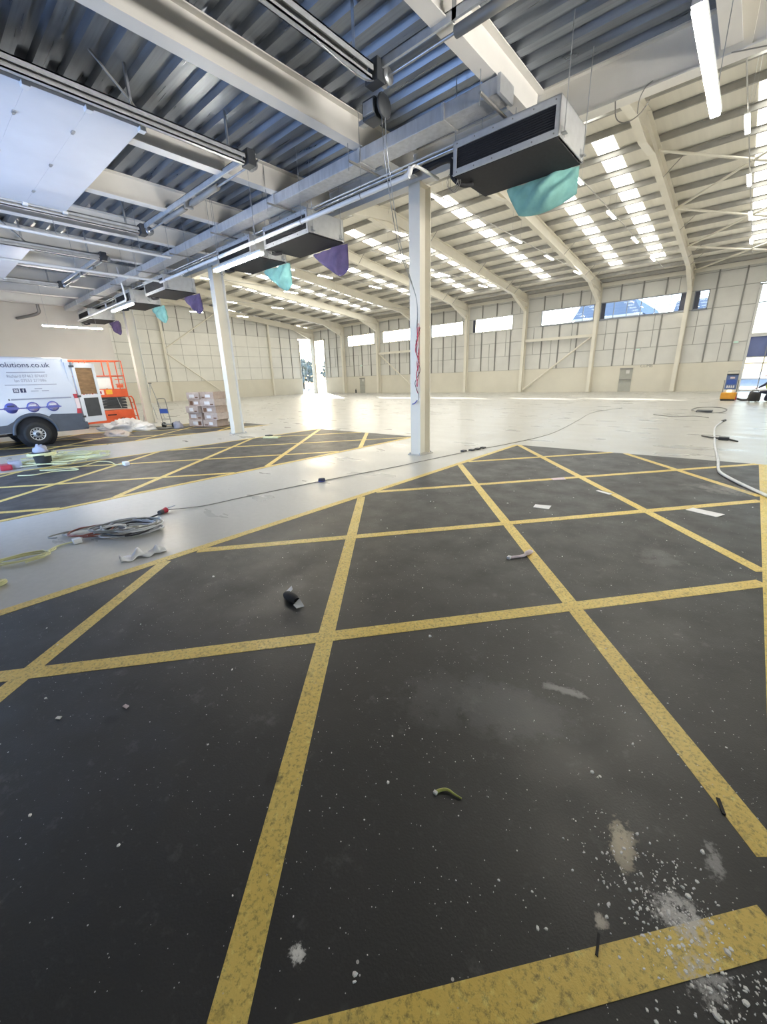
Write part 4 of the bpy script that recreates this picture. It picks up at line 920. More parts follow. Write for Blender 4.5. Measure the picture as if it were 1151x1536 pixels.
# cab glass and mirrors
g = G(); g.prism([(-0.75, 1.30), (-1.62, 1.30), (-1.45, 1.85), (-1.0, 2.08), (-0.75, 2.08)], -16.10, -16.085, 'X'); obj('cab_window', g, 'black', t, True)
g = G(); g.bevbox(-15.98, -15.82, -1.50, -1.38, 1.32, 1.68, 0.03); g.box(-16.12, -15.95, -1.46, -1.42, 1.40, 1.45); obj('wing_mirror', g, 'dark', t, True)
# lettering and badges on the near side (the side wall leans in towards the roof)
def on_side(y, z):
    hw = 1.02
    xs = [(1.15, hw), (1.55, hw * 0.985), (2.05, hw * 0.94), (2.40, hw * 0.88)]
    x = hw
    for (za, xa), (zb, xb) in zip(xs, xs[1:]):
        if za <= z <= zb: x = xa + (xb - xa) * (z - za) / (zb - za)
    return -17.1 + x
def side_tilt(z):
    return math.atan2(on_side(0, z) - on_side(0, z + 0.05), 0.05)
def van_text(body_, y, z, size, m, name='lettering', align='LEFT', squash=1.0):
    zz = max(1.16, min(z, 2.33)); T = Matrix.Rotation(PI / 2, 4, 'Z') @ Matrix.Rotation(PI / 2 - side_tilt(zz), 4, 'X') @ Matrix.Diagonal((squash, 1, 1, 1))
    p = Vector((on_side(y, zz) + 0.006 + 17.1, y - 1.0, z)); return text(name, body_, size, p, T, m, t, align)
van_text('solutions.co.uk', 3.24, 2.255, 0.20, 'text_dark', align='RIGHT')
van_text('Richard 07462 876607', 3.12, 2.03 - 0.06, 0.115, 'text_grey', align='RIGHT', squash=0.9)
van_text('Ian 07553 277086', 3.06, 1.905 - 0.06, 0.115, 'text_grey', align='RIGHT', squash=0.9)
for z, ya, yb in ((2.115, 2.2, 3.08), (1.765, 2.08, 3.28)):
    g = G(); xx = on_side(0, z); g.box(xx - 0.002, xx + 0.008, ya, yb, z - 0.009, z + 0.009); obj('rule_line', g, 'text_grey', t, True)
def side_plate(name, y0, y1, z0, z1, m, par=None):
    g = G(); a, b = on_side(0, z0) + 0.004, on_side(0, z1) + 0.004
    g.add([(a, y0, z0), (a, y1, z0), (b, y1, z1), (b, y0, z1), (a - 0.004, y0, z0), (a - 0.004, y1, z0), (b - 0.004, y1, z1), (b - 0.004, y0, z1)], [(0, 1, 2, 3), (4, 7, 6, 5), (0, 4, 5, 1), (1, 5, 6, 2), (2, 6, 7, 3), (3, 7, 4, 0)])
    return obj(name, g, m, t, True)
# outlined camera square and a square with a letter f
for (a, b, c, d_) in ((2.22, 2.24, 1.55, 1.67), (2.33, 2.35, 1.55, 1.67), (2.24, 2.33, 1.55, 1.57), (2.24, 2.33, 1.65, 1.67)): side_plate('camera_mark', a, b, c, d_, 'text_dark')
g = G(); xx = on_side(0, 1.61) + 0.005; g.tube([(xx, 2.285 + 0.026 * math.cos(a), 1.61 + 0.026 * math.sin(a)) for a in [2 * PI * k / 14 for k in range(14)]], 0.006, 5, closed=True); obj('camera_mark', g, 'text_dark', t, True)
side_plate('letter_mark', 2.38, 2.51, 1.55, 1.67, 'text_dark'); van_text('f', 2.43, 1.56, 0.14, 'label_white')
for z, ya, yb in ((1.65, 2.72, 2.90), (1.585, 2.62, 2.80), (1.585, 2.88, 3.05)): side_plate('rule_line', ya, yb, z - 0.012, z + 0.012, 'text_grey')
for yb, m in ((2.06, 'badge_blue'), (2.56, 'badge_mid'), (3.04, 'badge_mid')):
    xx = on_side(0, 1.16) + 0.003
    g = G(); g.lathe([(0.0, 0.0), (0.15, 0.0), (0.15, 0.006), (0.0, 0.006)], (xx, yb, 1.13), 'X', 24); bd = obj('round_badge', g, 'badge_blue', t, True)
    g = G(); g.lathe([(0.0, 0.006), (0.122, 0.006), (0.122, 0.010), (0.0, 0.010)], (xx, yb, 1.13), 'X', 24); sub('badge_field', g, m, bd)
    g = G(); g.bevbox(xx + 0.004, xx + 0.016, yb - 0.17, yb + 0.17, 1.085, 1.145, 0.004); sub('badge_ribbon', g, 'badge_blue', bd)
    g = G(); g.box(xx + 0.008, xx + 0.014, yb - 0.08, yb + 0.08, 1.165, 1.205); sub('badge_device', g, 'label_white' if m == 'badge_mid' else 'text_dark', bd)
side_plate('badge_band', 1.2, 3.25, 1.098, 1.128, 'badge_blue')

# ------------------------------------------------------------------ scissor lift
LX, LY0, LY1 = -21.2, 4.55, 6.95
t = thing('scissor_lift', 'orange scissor lift with black folded stack and guard rails behind the van', 'lift', (LX - 0.4, 5.75, 0))
g = G(); g.bevbox(LX - 0.80, LX, LY0, LY1 - 0.02, 0.14, 0.66, 0.03); g.box(LX - 0.01, LX + 0.012, LY0 + 0.55, LY0 + 0.75, 0.42, 0.47); obj('chassis', g, 'orange', t, True)
for yy in (5.35, 5.95, 6.1): g = G(); g.bevbox(LX, LX + 0.008, yy - 0.10, yy + 0.10, 0.44, 0.49, 0.003); obj('slot', g, 'black', t, True)
for yy in (5.15, 5.7): g = G(); g.bevbox(LX, LX + 0.008, yy - 0.05, yy + 0.05, 0.30, 0.40, 0.003); obj('sticker', g, 'clear_lamp', t, True)
g = G(); g.box(LX - 0.01, LX + 0.008, 4.9, 5.3, 0.28, 0.36); obj('sticker', g, 'yellow_plastic', t, True)
for xx in (LX - 0.72, LX - 0.06):
    for yy in (LY0 + 0.35, 6.42):
        g = G(); g.lathe([(0.0, -0.06), (0.15, -0.06), (0.19, -0.04), (0.19, 0.04), (0.15, 0.06), (0.0, 0.06)], (xx, yy, 0.19), 'X', 22); w_ = obj('wheel', g, 'rubber', t, True)
        g = G(); g.lathe([(0.0, 0.075), (0.10, 0.07), (0.11, 0.055), (0.11, -0.055), (0.0, -0.075)], (xx, yy, 0.19), 'X', 16); rm = obj('hub', g, 'grey_steel', w_); rm.matrix_parent_inverse = INV[t.name]
# folded arms: alternately sloping flat bars
for lv in range(4):
    for sx in (LX - 0.66, LX - 0.06):
        for s in (1, -1):
            za, zb = 0.70 + lv * 0.125, 0.80 + lv * 0.125
            if s < 0: za, zb = zb, za
            g = G(); g.prism([(LY0 + 0.22, za), (LY1 - 0.25, zb), (LY1 - 0.25, zb + 0.075), (LY0 + 0.22, za + 0.075)], sx - 0.02 + 0.045 * (s > 0), sx + 0.02 + 0.045 * (s > 0), 'X'); obj('scissor_arm', g, 'dark', t, True)
g = G(); g.tube([(LX - 0.4, 5.0, 0.75), (LX - 0.2, 5.9, 1.12)], 0.045, 8); obj('lift_cylinder', g, 'galv', t, True)
for yy in (5.35, 6.35): g = G(); g.tube([(LX + 0.02, yy, 1.2), (LX + 0.02, yy + 0.05, 0.95), (LX + 0.02, yy + 0.1, 0.75)], 0.014, 6); obj('hose', g, 'galv', t, True)
g = G(); g.bevbox(LX - 0.80, LX + 0.02, LY0, LY1 - 0.12, 1.22, 1.29, 0.01); obj('platform', g, 'orange', t, True)
g = G(); g.box(LX - 0.80, LX - 0.785, LY0, LY1 - 0.12, 1.29, 1.48); g.box(LX + 0.005, LX + 0.02, LY0, LY1 - 0.12, 1.29, 1.56); g.box(LX - 0.8, LX + 0.02, LY1 - 0.135, LY1 - 0.12, 1.29, 1.56); obj('toe_board', g, 'orange', t, True)
g = G(); g.box(LX + 0.02, LX + 0.026, 5.05, 5.9, 1.33, 1.53); sg = obj('sign_board', g, 'clear_lamp', t, True)
g = G(); g.box(LX + 0.02, LX + 0.026, 5.98, 6.22, 1.34, 1.53); obj('warning_sticker', g, 'yellow_plastic', t, True)
for k in range(7): g = G(); g.box(LX + 0.026, LX + 0.030, 5.12 + 0.105 * k, 5.18 + 0.105 * k, 1.37, 1.48); obj('sign_mark', g, 'badge_mid' if k % 3 else 'red_lamp', sg); COL.objects[-1].matrix_parent_inverse = INV[t.name]
def rail(name, pts, r=0.02, m='orange'): g = G(); g.tube(pts, r, 8); return obj(name, g, m, t, True)
xa, xb, ya, yb_ = LX - 0.78, LX + 0.0, LY0 + 0.02, LY1 - 0.14
for z in (2.72, 2.10):
    rail('guard_rail', [(xb, ya, z), (xb, yb_ - 0.04, z), (xb - 0.04, yb_, z), (xa + 0.04, yb_, z), (xa, yb_ - 0.04, z), (xa, ya, z), (xb, ya, z)])
for yy in (ya, 5.05, 5.45, 6.28, yb_):
    for xx in (xb, xa):
        if 5.0 < yy < 5.5: rail('rail_post', [(xx, yy, 2.10), (xx, yy, 2.72)], 0.016)
        else: rail('rail_post', [(xx, yy, 1.3), (xx, yy, 2.72)], 0.022)
rail('gate_frame', [(xb + 0.02, 6.30, 1.5), (xb + 0.02, 6.30, 2.66), (xb + 0.02, 6.36, 2.70)], 0.024)
for z in (1.95, 1.75): rail('control_bar', [(xb + 0.01, 6.42, z), (xb + 0.01, 6.72, z)], 0.018)
g = G(); g.bevbox(xb - 0.02, xb + 0.05, 6.45, 6.70, 1.60, 1.72, 0.01); obj('control_box', g, 'orange', t, True)
g = G(); g.box(xb - 0.03, xb - 0.02, 5.0, 6.25, 1.60, 2.08); obj('white_sheet', g, 'white', t, True)
rail('ladder_rail', [(LX + 0.02, LY1 - 0.14, 1.2), (LX + 0.03, LY1 - 0.02, 1.22), (LX + 0.03, LY1 + 0.04, 1.1), (LX + 0.03, LY1 + 0.10, 0.15)], 0.03)
rail('ladder_rail', [(LX - 0.40, LY1 - 0.14, 1.2), (LX - 0.40, LY1 - 0.02, 1.22), (LX - 0.40, LY1 + 0.04, 1.1), (LX - 0.40, LY1 + 0.10, 0.15)], 0.03)
for z in (0.35, 0.65, 0.95): rail('ladder_rung', [(LX + 0.03, LY1 + 0.05, z), (LX - 0.40, LY1 + 0.05, z)], 0.018)

# ------------------------------------------------------------------ stack of cartons
random.seed(11)
CG = 'cartons in the stack by the second column'
BW, BD, BH = 0.74, 0.60, 0.262
cd = Vector((1.42, 0.40)).normalized(); cn = Vector((-cd.y, cd.x)); base = Vector((-17.22, 7.62)); crot = math.atan2(cd.y, cd.x)
names = [['lowest carton, open end with white sticker, at the ladder side', 'lowest carton with white label, nearest the second column'],
         ['carton in second layer with dark tape, towards the van', 'carton in second layer with wide label, towards the column'],
         ['carton in middle layer with big brown patch, towards the van', 'carton in middle layer jutting towards the column'],
         ['carton in fourth layer with white sticker, towards the van', 'brown-ended carton in fourth layer, jutting towards the column'],
         ['topmost carton with brown tape patch, towards the van', 'topmost carton with pale label, towards the column']]
for ly in range(5):
    for k in range(2):
        off = (0.05 * (ly % 2) - 0.03 + random.uniform(-0.06, 0.05)) if k == 0 else (0.05 * (ly % 2) + random.uniform(0.0, 0.09))
        c = base + cd * (0.40 + k * 0.80 + off - (0.03 if k else 0)) + cn * (0.25 + random.uniform(-0.06, 0.06))
        t = thing('carton', names[ly][k], 'box', (c.x, c.y, 0.012 + ly * (BH + 0.003)), crot + math.radians(random.uniform(-3, 3)), CG)
        w_ = BW
        g = G(); g.bevbox(-w_ / 2, w_ / 2, -BD / 2, BD / 2, 0, BH, 0.012); obj('box', g, 'cardboard' if (ly + k) % 2 else 'cardboard2', t)
        g = G(); g.box(-w_ / 2 - 0.002, w_ / 2 + 0.002, -0.03, 0.03, BH - 0.002, BH + 0.0025); obj('tape', g, 'brown_tape', t)
        x0 = random.uniform(-0.25, 0.0); lw = random.uniform(0.18, 0.30)
        g = G(); g.box(x0, x0 + lw, -BD / 2 - 0.004, -BD / 2 + 0.001, 0.06, 0.06 + random.uniform(0.10, 0.14)); obj('label', g, 'label_white', t)
        x1 = -0.30 if x0 > -0.1 else 0.14
        g = G(); g.box(x1, x1 + 0.16, -BD / 2 - 0.003, -BD / 2 + 0.001, 0.04, 0.085 if (ly + k) % 3 else 0.19); obj('printed_mark', g, 'brown_tape', t)
g = G(); t = thing('pallet', 'low wooden pallet boards under the carton stack', 'pallet', (base.x + 0.75, base.y + 0.45, 0), crot)
g.box(-0.80, 0.80, -0.30, 0.32, 0.0, 0.010); obj('board', g, 'plywood', t)

# ------------------------------------------------------------------ sack truck, step ladder, plastic sheeting, bundle behind the van
t = thing('sack_truck', 'small sack truck with blue cross plate and chrome loop handle', 'trolley', (-17.35, 6.72, 0), math.radians(24))
hy = 0.0
g = G(); g.tube(bez([(-0.20, 0.06, 0.14), (-0.20, 0.02, 0.6), (-0.20, -0.02, 1.06), (-0.14, -0.02, 1.14), (0.14, -0.02, 1.14), (0.20, -0.02, 1.06), (0.20, 0.02, 0.6), (0.20, 0.06, 0.14)], 6), 0.016, 8); obj('handle_frame', g, 'mullion', t)
g = G(); g.bevbox(-0.20, 0.20, 0.0, 0.03, 0.58, 0.76, 0.008); obj('cross_plate', g, 'blue', t)
g = G(); g.box(-0.20, 0.20, 0.02, 0.04, 0.14, 0.18); g.box(-0.20, 0.20, 0.02, 0.04, 0.34, 0.37); obj('cross_bar', g, 'mullion', t)
g = G(); g.bevbox(-0.24, 0.24, -0.28, 0.05, 0.02, 0.03, 0.004); obj('toe_plate', g, 'mullion', t)
for sx in (-0.25, 0.25):
    g = G(); g.lathe([(0.0, -0.03), (0.10, -0.03), (0.115, -0.015), (0.115, 0.015), (0.10, 0.03), (0.0, 0.03)], (sx, 0.14, 0.115), 'X', 18); obj('wheel', g, 'rubber', t)
g = G(); g.cyl((-0.26, 0.14, 0.115), (0.26, 0.14, 0.115), 0.012, n=8); obj('axle', g, 'galv', t)
t = thing('step_ladder', 'slim aluminium step ladder standing behind the third column', 'ladder', (-22.4, 8.15, 0), math.radians(30))
for sx in (-0.22, 0.22):
    g = G(); g.tube([(sx, -0.45, 0.0), (sx * 0.7, 0.0, 1.75)], 0.018, 6); obj('stile', g, 'galv', t)
    g = G(); g.tube([(sx, 0.5, 0.0), (sx * 0.7, 0.02, 1.75)], 0.015, 6); obj('rear_leg', g, 'galv', t)
for k in range(6):
    f = (k + 1) / 7; g = G(); x = 0.22 - 0.066 * f; g.box(-x, x, -0.45 * (1 - f) - 0.04, -0.45 * (1 - f) + 0.04, 1.75 * f - 0.012, 1.75 * f + 0.012); obj('tread', g, 'galv', t)
g = G(); g.bevbox(-0.18, 0.18, -0.08, 0.10, 1.74, 1.78, 0.006); obj('top_tray', g, 'dark', t)
def crumple(name, label, cat, c, rx, ry, rz, m, seed, nu=26, nv=12, rough=0.35, freq=2.2):
    g = G(); vs = []; o = Vector((seed * 7.1, seed * 3.3, 0))
    for j in range(nv + 1):
        ph = (PI / 2) * j / nv
        for i in range(nu):
            a = 2 * PI * i / nu; d = Vector((math.cos(a) * math.cos(ph), math.sin(a) * math.cos(ph), math.sin(ph)))
            nzv = mnoise.noise(d * freq + o) + 0.5 * mnoise.noise(d * freq * 2.7 + o) + 0.3 * abs(mnoise.noise(d * freq * 6 + o))
            r = 1 + rough * nzv
            vs.append((d.x * rx * r, d.y * ry * r, max(0.0, d.z) * rz * max(0.25, r)))
    fs = [(j * nu + i, j * nu + (i + 1) % nu, (j + 1) * nu + (i + 1) % nu, (j + 1) * nu + i) for j in range(nv) for i in range(nu)]
    fs.append(tuple(range(nu))[::-1]); g.add(vs, fs, 0, True)
    t = thing(name, label, cat, c); obj('sheet', g, m, t); return t
ts = crumple('plastic_sheeting', 'crumpled heap of white plastic sheeting in front of the orange lift', 'sheeting', (-18.6, 5.65, 0), 1.15, 0.70, 0.34, 'sheet', 2, 44, 16, 0.5, 2.6)
for p, r in ((( 0.9, 0.35, 0), 0.42), ((-0.85, -0.35, 0), 0.38)):
    g = G(); vs = []; nu = 22
    for j in range(9):
        ph = PI / 2 * j / 8
        for i in range(nu):
            a = 2 * PI * i / nu; d = Vector((math.cos(a) * math.cos(ph), math.sin(a) * math.cos(ph), math.sin(ph))); q = 1 + 0.45 * mnoise.noise(d * 3 + Vector(p) * 3)
            vs.append((p[0] + d.x * r * q * 1.3, p[1] + d.y * r * q, d.z * r * 0.55 * q))
    g.add(vs, [(j * nu + i, j * nu + (i + 1) % nu, (j + 1) * nu + (i + 1) % nu, (j + 1) * nu + i) for j in range(8) for i in range(nu)] + [tuple(range(nu))[::-1]], 0, True); obj('fold', g, 'sheet', ts)
crumple('rubble_sack', 'flattened yellowish sack lying behind the van bumper', 'sack', (-16.7, 4.75, 0), 0.75, 0.34, 0.16, 'cardboard2', 5, 30, 10, 0.4)
crumple('cloth_bundle', 'small mauve cloth bundle beside the sack truck wheel', 'bundle', (-16.95, 7.0, 0), 0.2, 0.16, 0.26, 'lavender', 9, 22, 10, 0.35)

# ------------------------------------------------------------------ bucket and yellow cable by the van
t = thing('bucket', 'black bucket with a grey bag in it, wrapped by yellow cable', 'bucket', (-11.55, 1.75, 0))
g = G(); g.lathe([(0.0, 0.01), (0.135, 0.0), (0.17, 0.30), (0.18, 0.315), (0.17, 0.32), (0.155, 0.30), (0.125, 0.03), (0.0, 0.03)], (0, 0, 0), 'Z', 26); obj('pail', g, 'dark', t)
g = G(); g.tube([(0.175 * math.cos(a), 0.03 - 0.175 * math.sin(a) * 0.3, 0.30 - 0.16 * math.sin(a)) for a in [PI * k / 12 for k in range(13)]], 0.006, 5); obj('bail', g, 'galv', t)
tb = crumple('grey_bag', 'grey lavender bag lying in the black bucket', 'bag', (-11.55, 1.75, 0.31), 0.15, 0.13, 0.16, 'lavender', 4, 22, 9, 0.25)
def snake(cx, cy, rx, ry, turns, seed, jitter, zbase=0.012, pitch=0.012, n=22, rot=0.0):
    random.seed(seed); P = []; N = int(turns * n)
    for k in range(N + 1):
        a = 2 * PI * k / n; j = 1 + jitter * mnoise.noise(Vector((k * 0.21, seed * 1.7, 0.0)))
        x, y = rx * j * math.cos(a), ry * j * math.sin(a)
        P.append((cx + x * math.cos(rot) - y * math.sin(rot) + jitter * 0.25 * rx * mnoise.noise(Vector((k * 0.13, 9.0, seed))), cy + x * math.sin(rot) + y * math.cos(rot), zbase + pitch * k / n + 0.012 * (1 + mnoise.noise(Vector((k * 0.4, 3.0, seed))))))
    return P
t = thing('yellow_cable', 'long tangled pale yellow cable spread around the black bucket', 'cable', (-11.6, 2.2, 0))
random.seed(91)
for q in range(16):
    f = q / 15.0; cx, cy = -11.75 - 0.2 * f + random.uniform(-0.25, 0.25), 1.75 + 0.85 * f + random.uniform(-0.1, 0.1)
    g = G(); g.tube(snake(cx, cy, random.uniform(0.3, 0.75), random.uniform(0.16, 0.36), random.uniform(0.8, 1.5), 100 + q, 0.7, 0.01 + 0.006 * q, 0.03, 24, random.uniform(0.3, 1.3)), 0.010, 6); obj('loop', g, 'yellow_cable', t, True)
g = G(); g.tube(snake(-11.55, 1.75, 0.27, 0.25, 2.3, 7, 0.12, 0.24, 0.02, 20), 0.014, 6); obj('loop', g, 'yellow_cable', t, True)
g = G(); g.tube(bez([(-10.9, 1.55, 0.014), (-10.55, 1.75, 0.03), (-10.6, 2.2, 0.015), (-10.9, 2.6, 0.02), (-10.6, 2.75, 0.02), (-10.1, 2.72, 0.02), (-9.95, 2.83, 0.03)], 10), 0.011, 6); obj('loop', g, 'yellow_cable', t, True)
g = G(); g.tube(bez([(-10.6, 1.15, 0.014), (-10.3, 1.35, 0.03), (-10.45, 1.7, 0.015), (-10.2, 2.05, 0.02), (-10.55, 2.0, 0.02)], 10), 0.011, 6); obj('loop', g, 'yellow_cable', t, True)
for p in ((-9.92, 2.86), (-12.1, 2.9)):
    g = G(); g.bevbox(p[0] - 0.09, p[0] + 0.09, p[1] - 0.05, p[1] + 0.05, 0.0, 0.08, 0.02); obj('plug', g, 'label_white', t, True)
t = thing('red_bag', 'small red and mauve bag on the floor before the van', 'bag', (-11.75, 1.12, 0)); g = G(); g.bevbox(-0.16, 0.16, -0.10, 0.10, 0, 0.12, 0.04); obj('pouch', g, 'red_plug', t); g = G(); g.bevbox(-0.20, 0.08, 0.06, 0.28, 0, 0.16, 0.05); obj('flap', g, 'lavender', t)

# ------------------------------------------------------------------ cables on the concrete strip
t = thing('cable_coil', 'large loose coil of grey and brown cables on the concrete strip', 'cable', (-5.30, 1.25, 0))
random.seed(77)
specs = []
for q in range(9):
    specs.append((-5.16 + random.uniform(-0.03, 0.03), 1.38 + random.uniform(-0.03, 0.03), 0.20 + random.uniform(-0.05, 0.06), 0.30 + random.uniform(-0.06, 0.06), random.uniform(0.9, 1.6), 60 + q, 0.30, ['pale_cable', 'grey_cable', 'pale_cable', 'black_cable', 'grey_cable', 'mullion', 'pale_cable', 'grey_cable', 'mullion'][q], 0.0095, 0.004 + 0.009 * q))
for q in range(5):
    specs.append((-5.46 + random.uniform(-0.03, 0.03), 1.04 + random.uniform(-0.03, 0.03), 0.15 + random.uniform(-0.04, 0.05), 0.27 + random.uniform(-0.05, 0.05), random.uniform(0.8, 1.3), 80 + q, 0.28, ['grey_cable', 'brown_cable', 'pale_cable', 'mullion', 'brown_cable'][q], 0.0085, 0.004 + 0.008 * q))
for (cx, cy, rx, ry, tn, sd, jt, m, r, zb) in specs:
    g = G(); g.tube(snake(cx, cy, rx, ry, tn, sd, jt, zb, 0.012, 28, -0.6 + 0.25 * math.sin(sd * 1.3)), r, 6); obj('loop', g, m, t, True)
g = G(); g.tube(bez([(-5.30, 1.05, 0.05), (-5.24, 1.15, 0.10), (-5.26, 1.28, 0.09), (-5.33, 1.38, 0.05)], 8), 0.013, 6); obj('binding', g, 'pale_cable', t, True)
t = thing('trailing_cable', 'thin dark cable running from the red plug along the strip', 'cable', (-5.5, 1.85, 0))
g = G(); g.tube(bez([(-5.32, 1.40, 0.03), (-5.42, 1.55, 0.012), (-5.50, 1.72, 0.012), (-5.53, 1.84, 0.02)], 10), 0.010, 6); obj('lead', g, 'black_cable', t, True)
g = G(); g.bevbox(-5.50, -5.44, 1.60, 1.66, 0.0, 0.04, 0.01); obj('coupler', g, 'black_cable', t, True)
g = G(); g.cyl((-5.545, 1.85, 0.03), (-5.575, 1.90, 0.03), 0.030, n=14); obj('socket', g, 'dark', t, True)
g = G(); g.cyl((-5.575, 1.90, 0.03), (-5.605, 1.96, 0.034), 0.026, 0.036, 16); obj('plug', g, 'red_plug', t, True)
for dx in (-0.05, 0.0, 0.04):
    g = G(); g.tube([(-5.60, 1.97, 0.05), (-5.58 + dx, 2.06, 0.07 + dx * 0.3)], 0.006, 5); obj('core', g, 'pale_cable', t, True)
g = G(); g.tube(bez([(-5.60, 1.98, 0.03), (-5.45, 2.4, 0.006), (-5.38, 3.0, 0.006), (-5.29, 3.55, 0.006), (-5.15, 4.4, 0.006), (-4.95, 5.36, 0.006), (-4.84, 5.9, 0.006), (-4.78, 6.34, 0.006), (-4.64, 7.3, 0.006), (-4.57, 7.76, 0.006), (-4.5, 8.3, 0.006), (-4.2, 9.6, 0.006), (-4.0, 11.8, 0.006), (-4.4, 15.5, 0.006), (-4.8, 19.0, 0.006), (-4.3, 21.7, 0.006)], 8), 0.007, 5); obj('lead', g, 'mullion', t, True)
for x, y in ((-4.61, 8.0), (-4.52, 8.2), (-4.48, 8.4), (-4.45, 8.6)):
    g = G(); g.bevbox(x - 0.05, x + 0.05, y - 0.06, y + 0.06, 0, 0.035, 0.012); obj('connector', g, 'black_cable', t, True)
t = thing('yellow_cable_coil', 'flat coil of pale yellow cable with white plug on the strip', 'cable', (-5.15, 0.42, 0))
g = G(); g.tube(snake(-5.13, 0.42, 0.11, 0.20, 3.3, 21, 0.45, 0.0, 0.012, 24, -0.2), 0.0075, 6); obj('loop', g, 'yellow_cable', t, True)
g = G(); g.tube(bez([(-5.20, 0.60, 0.012), (-5.3, 0.72, 0.012), (-5.27, 0.86, 0.02)], 8), 0.009, 6); obj('lead', g, 'yellow_cable', t, True)
g = G(); g.bevbox(-5.30, -5.22, 0.84, 0.92, 0.0, 0.055, 0.015); obj('plug', g, 'label_white', t, True)
t = thing('yellow_cable_coil', 'second small yellow cable loop at the edge of the strip', 'cable', (-4.6, 0.12, 0))
g = G(); g.tube(snake(-4.62, 0.10, 0.06, 0.11, 2.2, 23, 0.1, 0.0, 0.014, 22, 0.2), 0.010, 6); obj('loop', g, 'yellow_cable', t, True)
def rag(name, label, cat, c, L, W, rot, m, seed, h=0.05):
    g = G(); nx, ny = 22, 7; vs = []
    for s in (0, 1):
        for j in range(ny + 1):
            for i in range(nx + 1):
                u = i / nx - 0.5; v = j / ny - 0.5; q = mnoise.noise(Vector((u * 5 + seed, v * 4, seed * 2.0))); q2 = mnoise.noise(Vector((u * 11, v * 8 + seed, 1.0)))
                wd = W * (0.75 + 0.55 * mnoise.noise(Vector((u * 4, seed * 3.1, 0))))
                z = max(0.0, h * (0.45 + 0.9 * q + 0.4 * q2)) * (1 - 1.6 * abs(v)) + 0.003
                vs.append((u * L, v * wd + 0.25 * W * q, z + (0.004 if s else 0)))
    n1 = (nx + 1) * (ny + 1); fs = []
    for s in (0, 1):
        for j in range(ny):
            for i in range(nx): a = s * n1 + j * (nx + 1) + i; fs.append((a, a + 1, a + nx + 2, a + nx + 1))
    ring = [i for i in range(nx + 1)] + [j * (nx + 1) + nx for j in range(1, ny + 1)] + [ny * (nx + 1) + i for i in range(nx - 1, -1, -1)] + [j * (nx + 1) for j in range(ny - 1, 0, -1)]
    for a, b in zip(ring, ring[1:] + ring[:1]): fs.append((a, b, b + n1, a + n1))
    g.add(vs, fs, 0, True); t = thing(name, label, cat, c, rot); obj('cloth', g, m, t); return t
rag('rag', 'twisted white rag lying beside the yellow border line', 'rag', (-4.27, 1.20, 0), 0.40, 0.15, math.radians(80), 'label_white', 3, 0.08)
t = thing('dark_puck', 'small dark blue cap lying alone on the concrete strip', 'cap', (-5.16, 4.30, 0)); g = G(); g.lathe([(0.0, 0.0), (0.055, 0.0), (0.06, 0.02), (0.055, 0.05), (0.0, 0.055)], (0, 0, 0), 'Z', 18); obj('cap', g, 'navy', t); g = G(); g.tube([(0.06 * math.cos(a), 0.06 * math.sin(a), 0.012) for a in [2 * PI * k / 16 for k in range(16)]], 0.006, 5, closed=True); obj('rim', g, 'badge_blue', t)
t = thing('yellow_offcut', 'pale yellow offcut lying on the far end of second bay', 'offcut', (-10.75, 7.15, 0)); g = G(); g.bevbox(-0.25, 0.25, -0.12, 0.10, 0.002, 0.05, 0.02, T=Matrix.Rotation(0.5, 4, 'Z')); obj('piece', g, 'yellow_cable', t); g = G(); g.bevbox(-0.30, -0.12, -0.05, 0.12, 0.002, 0.08, 0.02); obj('scrap', g, 'dark', t)

# ------------------------------------------------------------------ litter on the near black bay
t = thing('cable_gland', 'short black sleeve with torn white paper at both ends', 'litter', (-2.37, 1.58, 0.002), math.radians(-4)); t.scale = (1.5, 1.35, 1.2)
g = G(); g.lathe([(0.018, -0.05), (0.026, -0.035), (0.03, 0.0), (0.026, 0.035), (0.020, 0.055)], (0, 0, 0.028), 'X', 14); obj('sleeve', g, 'black', t)
g = G(); g.add([(0.045, -0.02, 0.002), (0.085, -0.028, 0.003), (0.098, 0.012, 0.004), (0.05, 0.02, 0.03), (0.045, -0.02, 0.006), (0.085, -0.028, 0.007), (0.098, 0.012, 0.008), (0.05, 0.02, 0.034)], [(0, 1, 2, 3), (4, 7, 6, 5), (0, 4, 5, 1), (1, 5, 6, 2), (2, 6, 7, 3), (3, 7, 4, 0)]); obj('paper_end', g, 'label_white', t)
g = G(); g.add([(-0.05, 0.01, 0.01), (-0.085, 0.02, 0.012), (-0.095, 0.07, 0.030), (-0.055, 0.05, 0.034), (-0.05, 0.012, 0.014), (-0.085, 0.022, 0.016), (-0.095, 0.072, 0.034), (-0.055, 0.052, 0.038)], [(0, 1, 2, 3), (4, 7, 6, 5), (0, 4, 5, 1), (1, 5, 6, 2), (2, 6, 7, 3), (3, 7, 4, 0)]); obj('paper_end', g, 'label_white', t)
t = thing('plastic_strip', 'bent white plastic tie lying across the yellow line', 'litter', (-1.32, 3.40, 0.003))
g = G(); g.tube(bez([(-1.385, 3.30, 0.012), (-1.33, 3.36, 0.014), (-1.30, 3.41, 0.016), (-1.285, 3.46, 0.03), (-1.27, 3.53, 0.02)], 6), [0.012] * 8 + [0.014] * 8 + [0.022] * 6 + [0.012] * 3, 7); obj('strip', g, 'tape_pink', t, True)
g = G(); g.bevbox(-1.405, -1.375, 3.27, 3.31, 0.002, 0.026, 0.006); obj('head', g, 'label_white', t, True)
t = thing('leaf_strip', 'curved olive green strip lying on the black bay', 'litter', (-0.62, 1.03, 0.002))
P = bez([(-0.665, 1.015, 0.006), (-0.655, 1.035, 0.008), (-0.632, 1.052, 0.012), (-0.60, 1.055, 0.010), (-0.572, 1.06, 0.006)], 8)
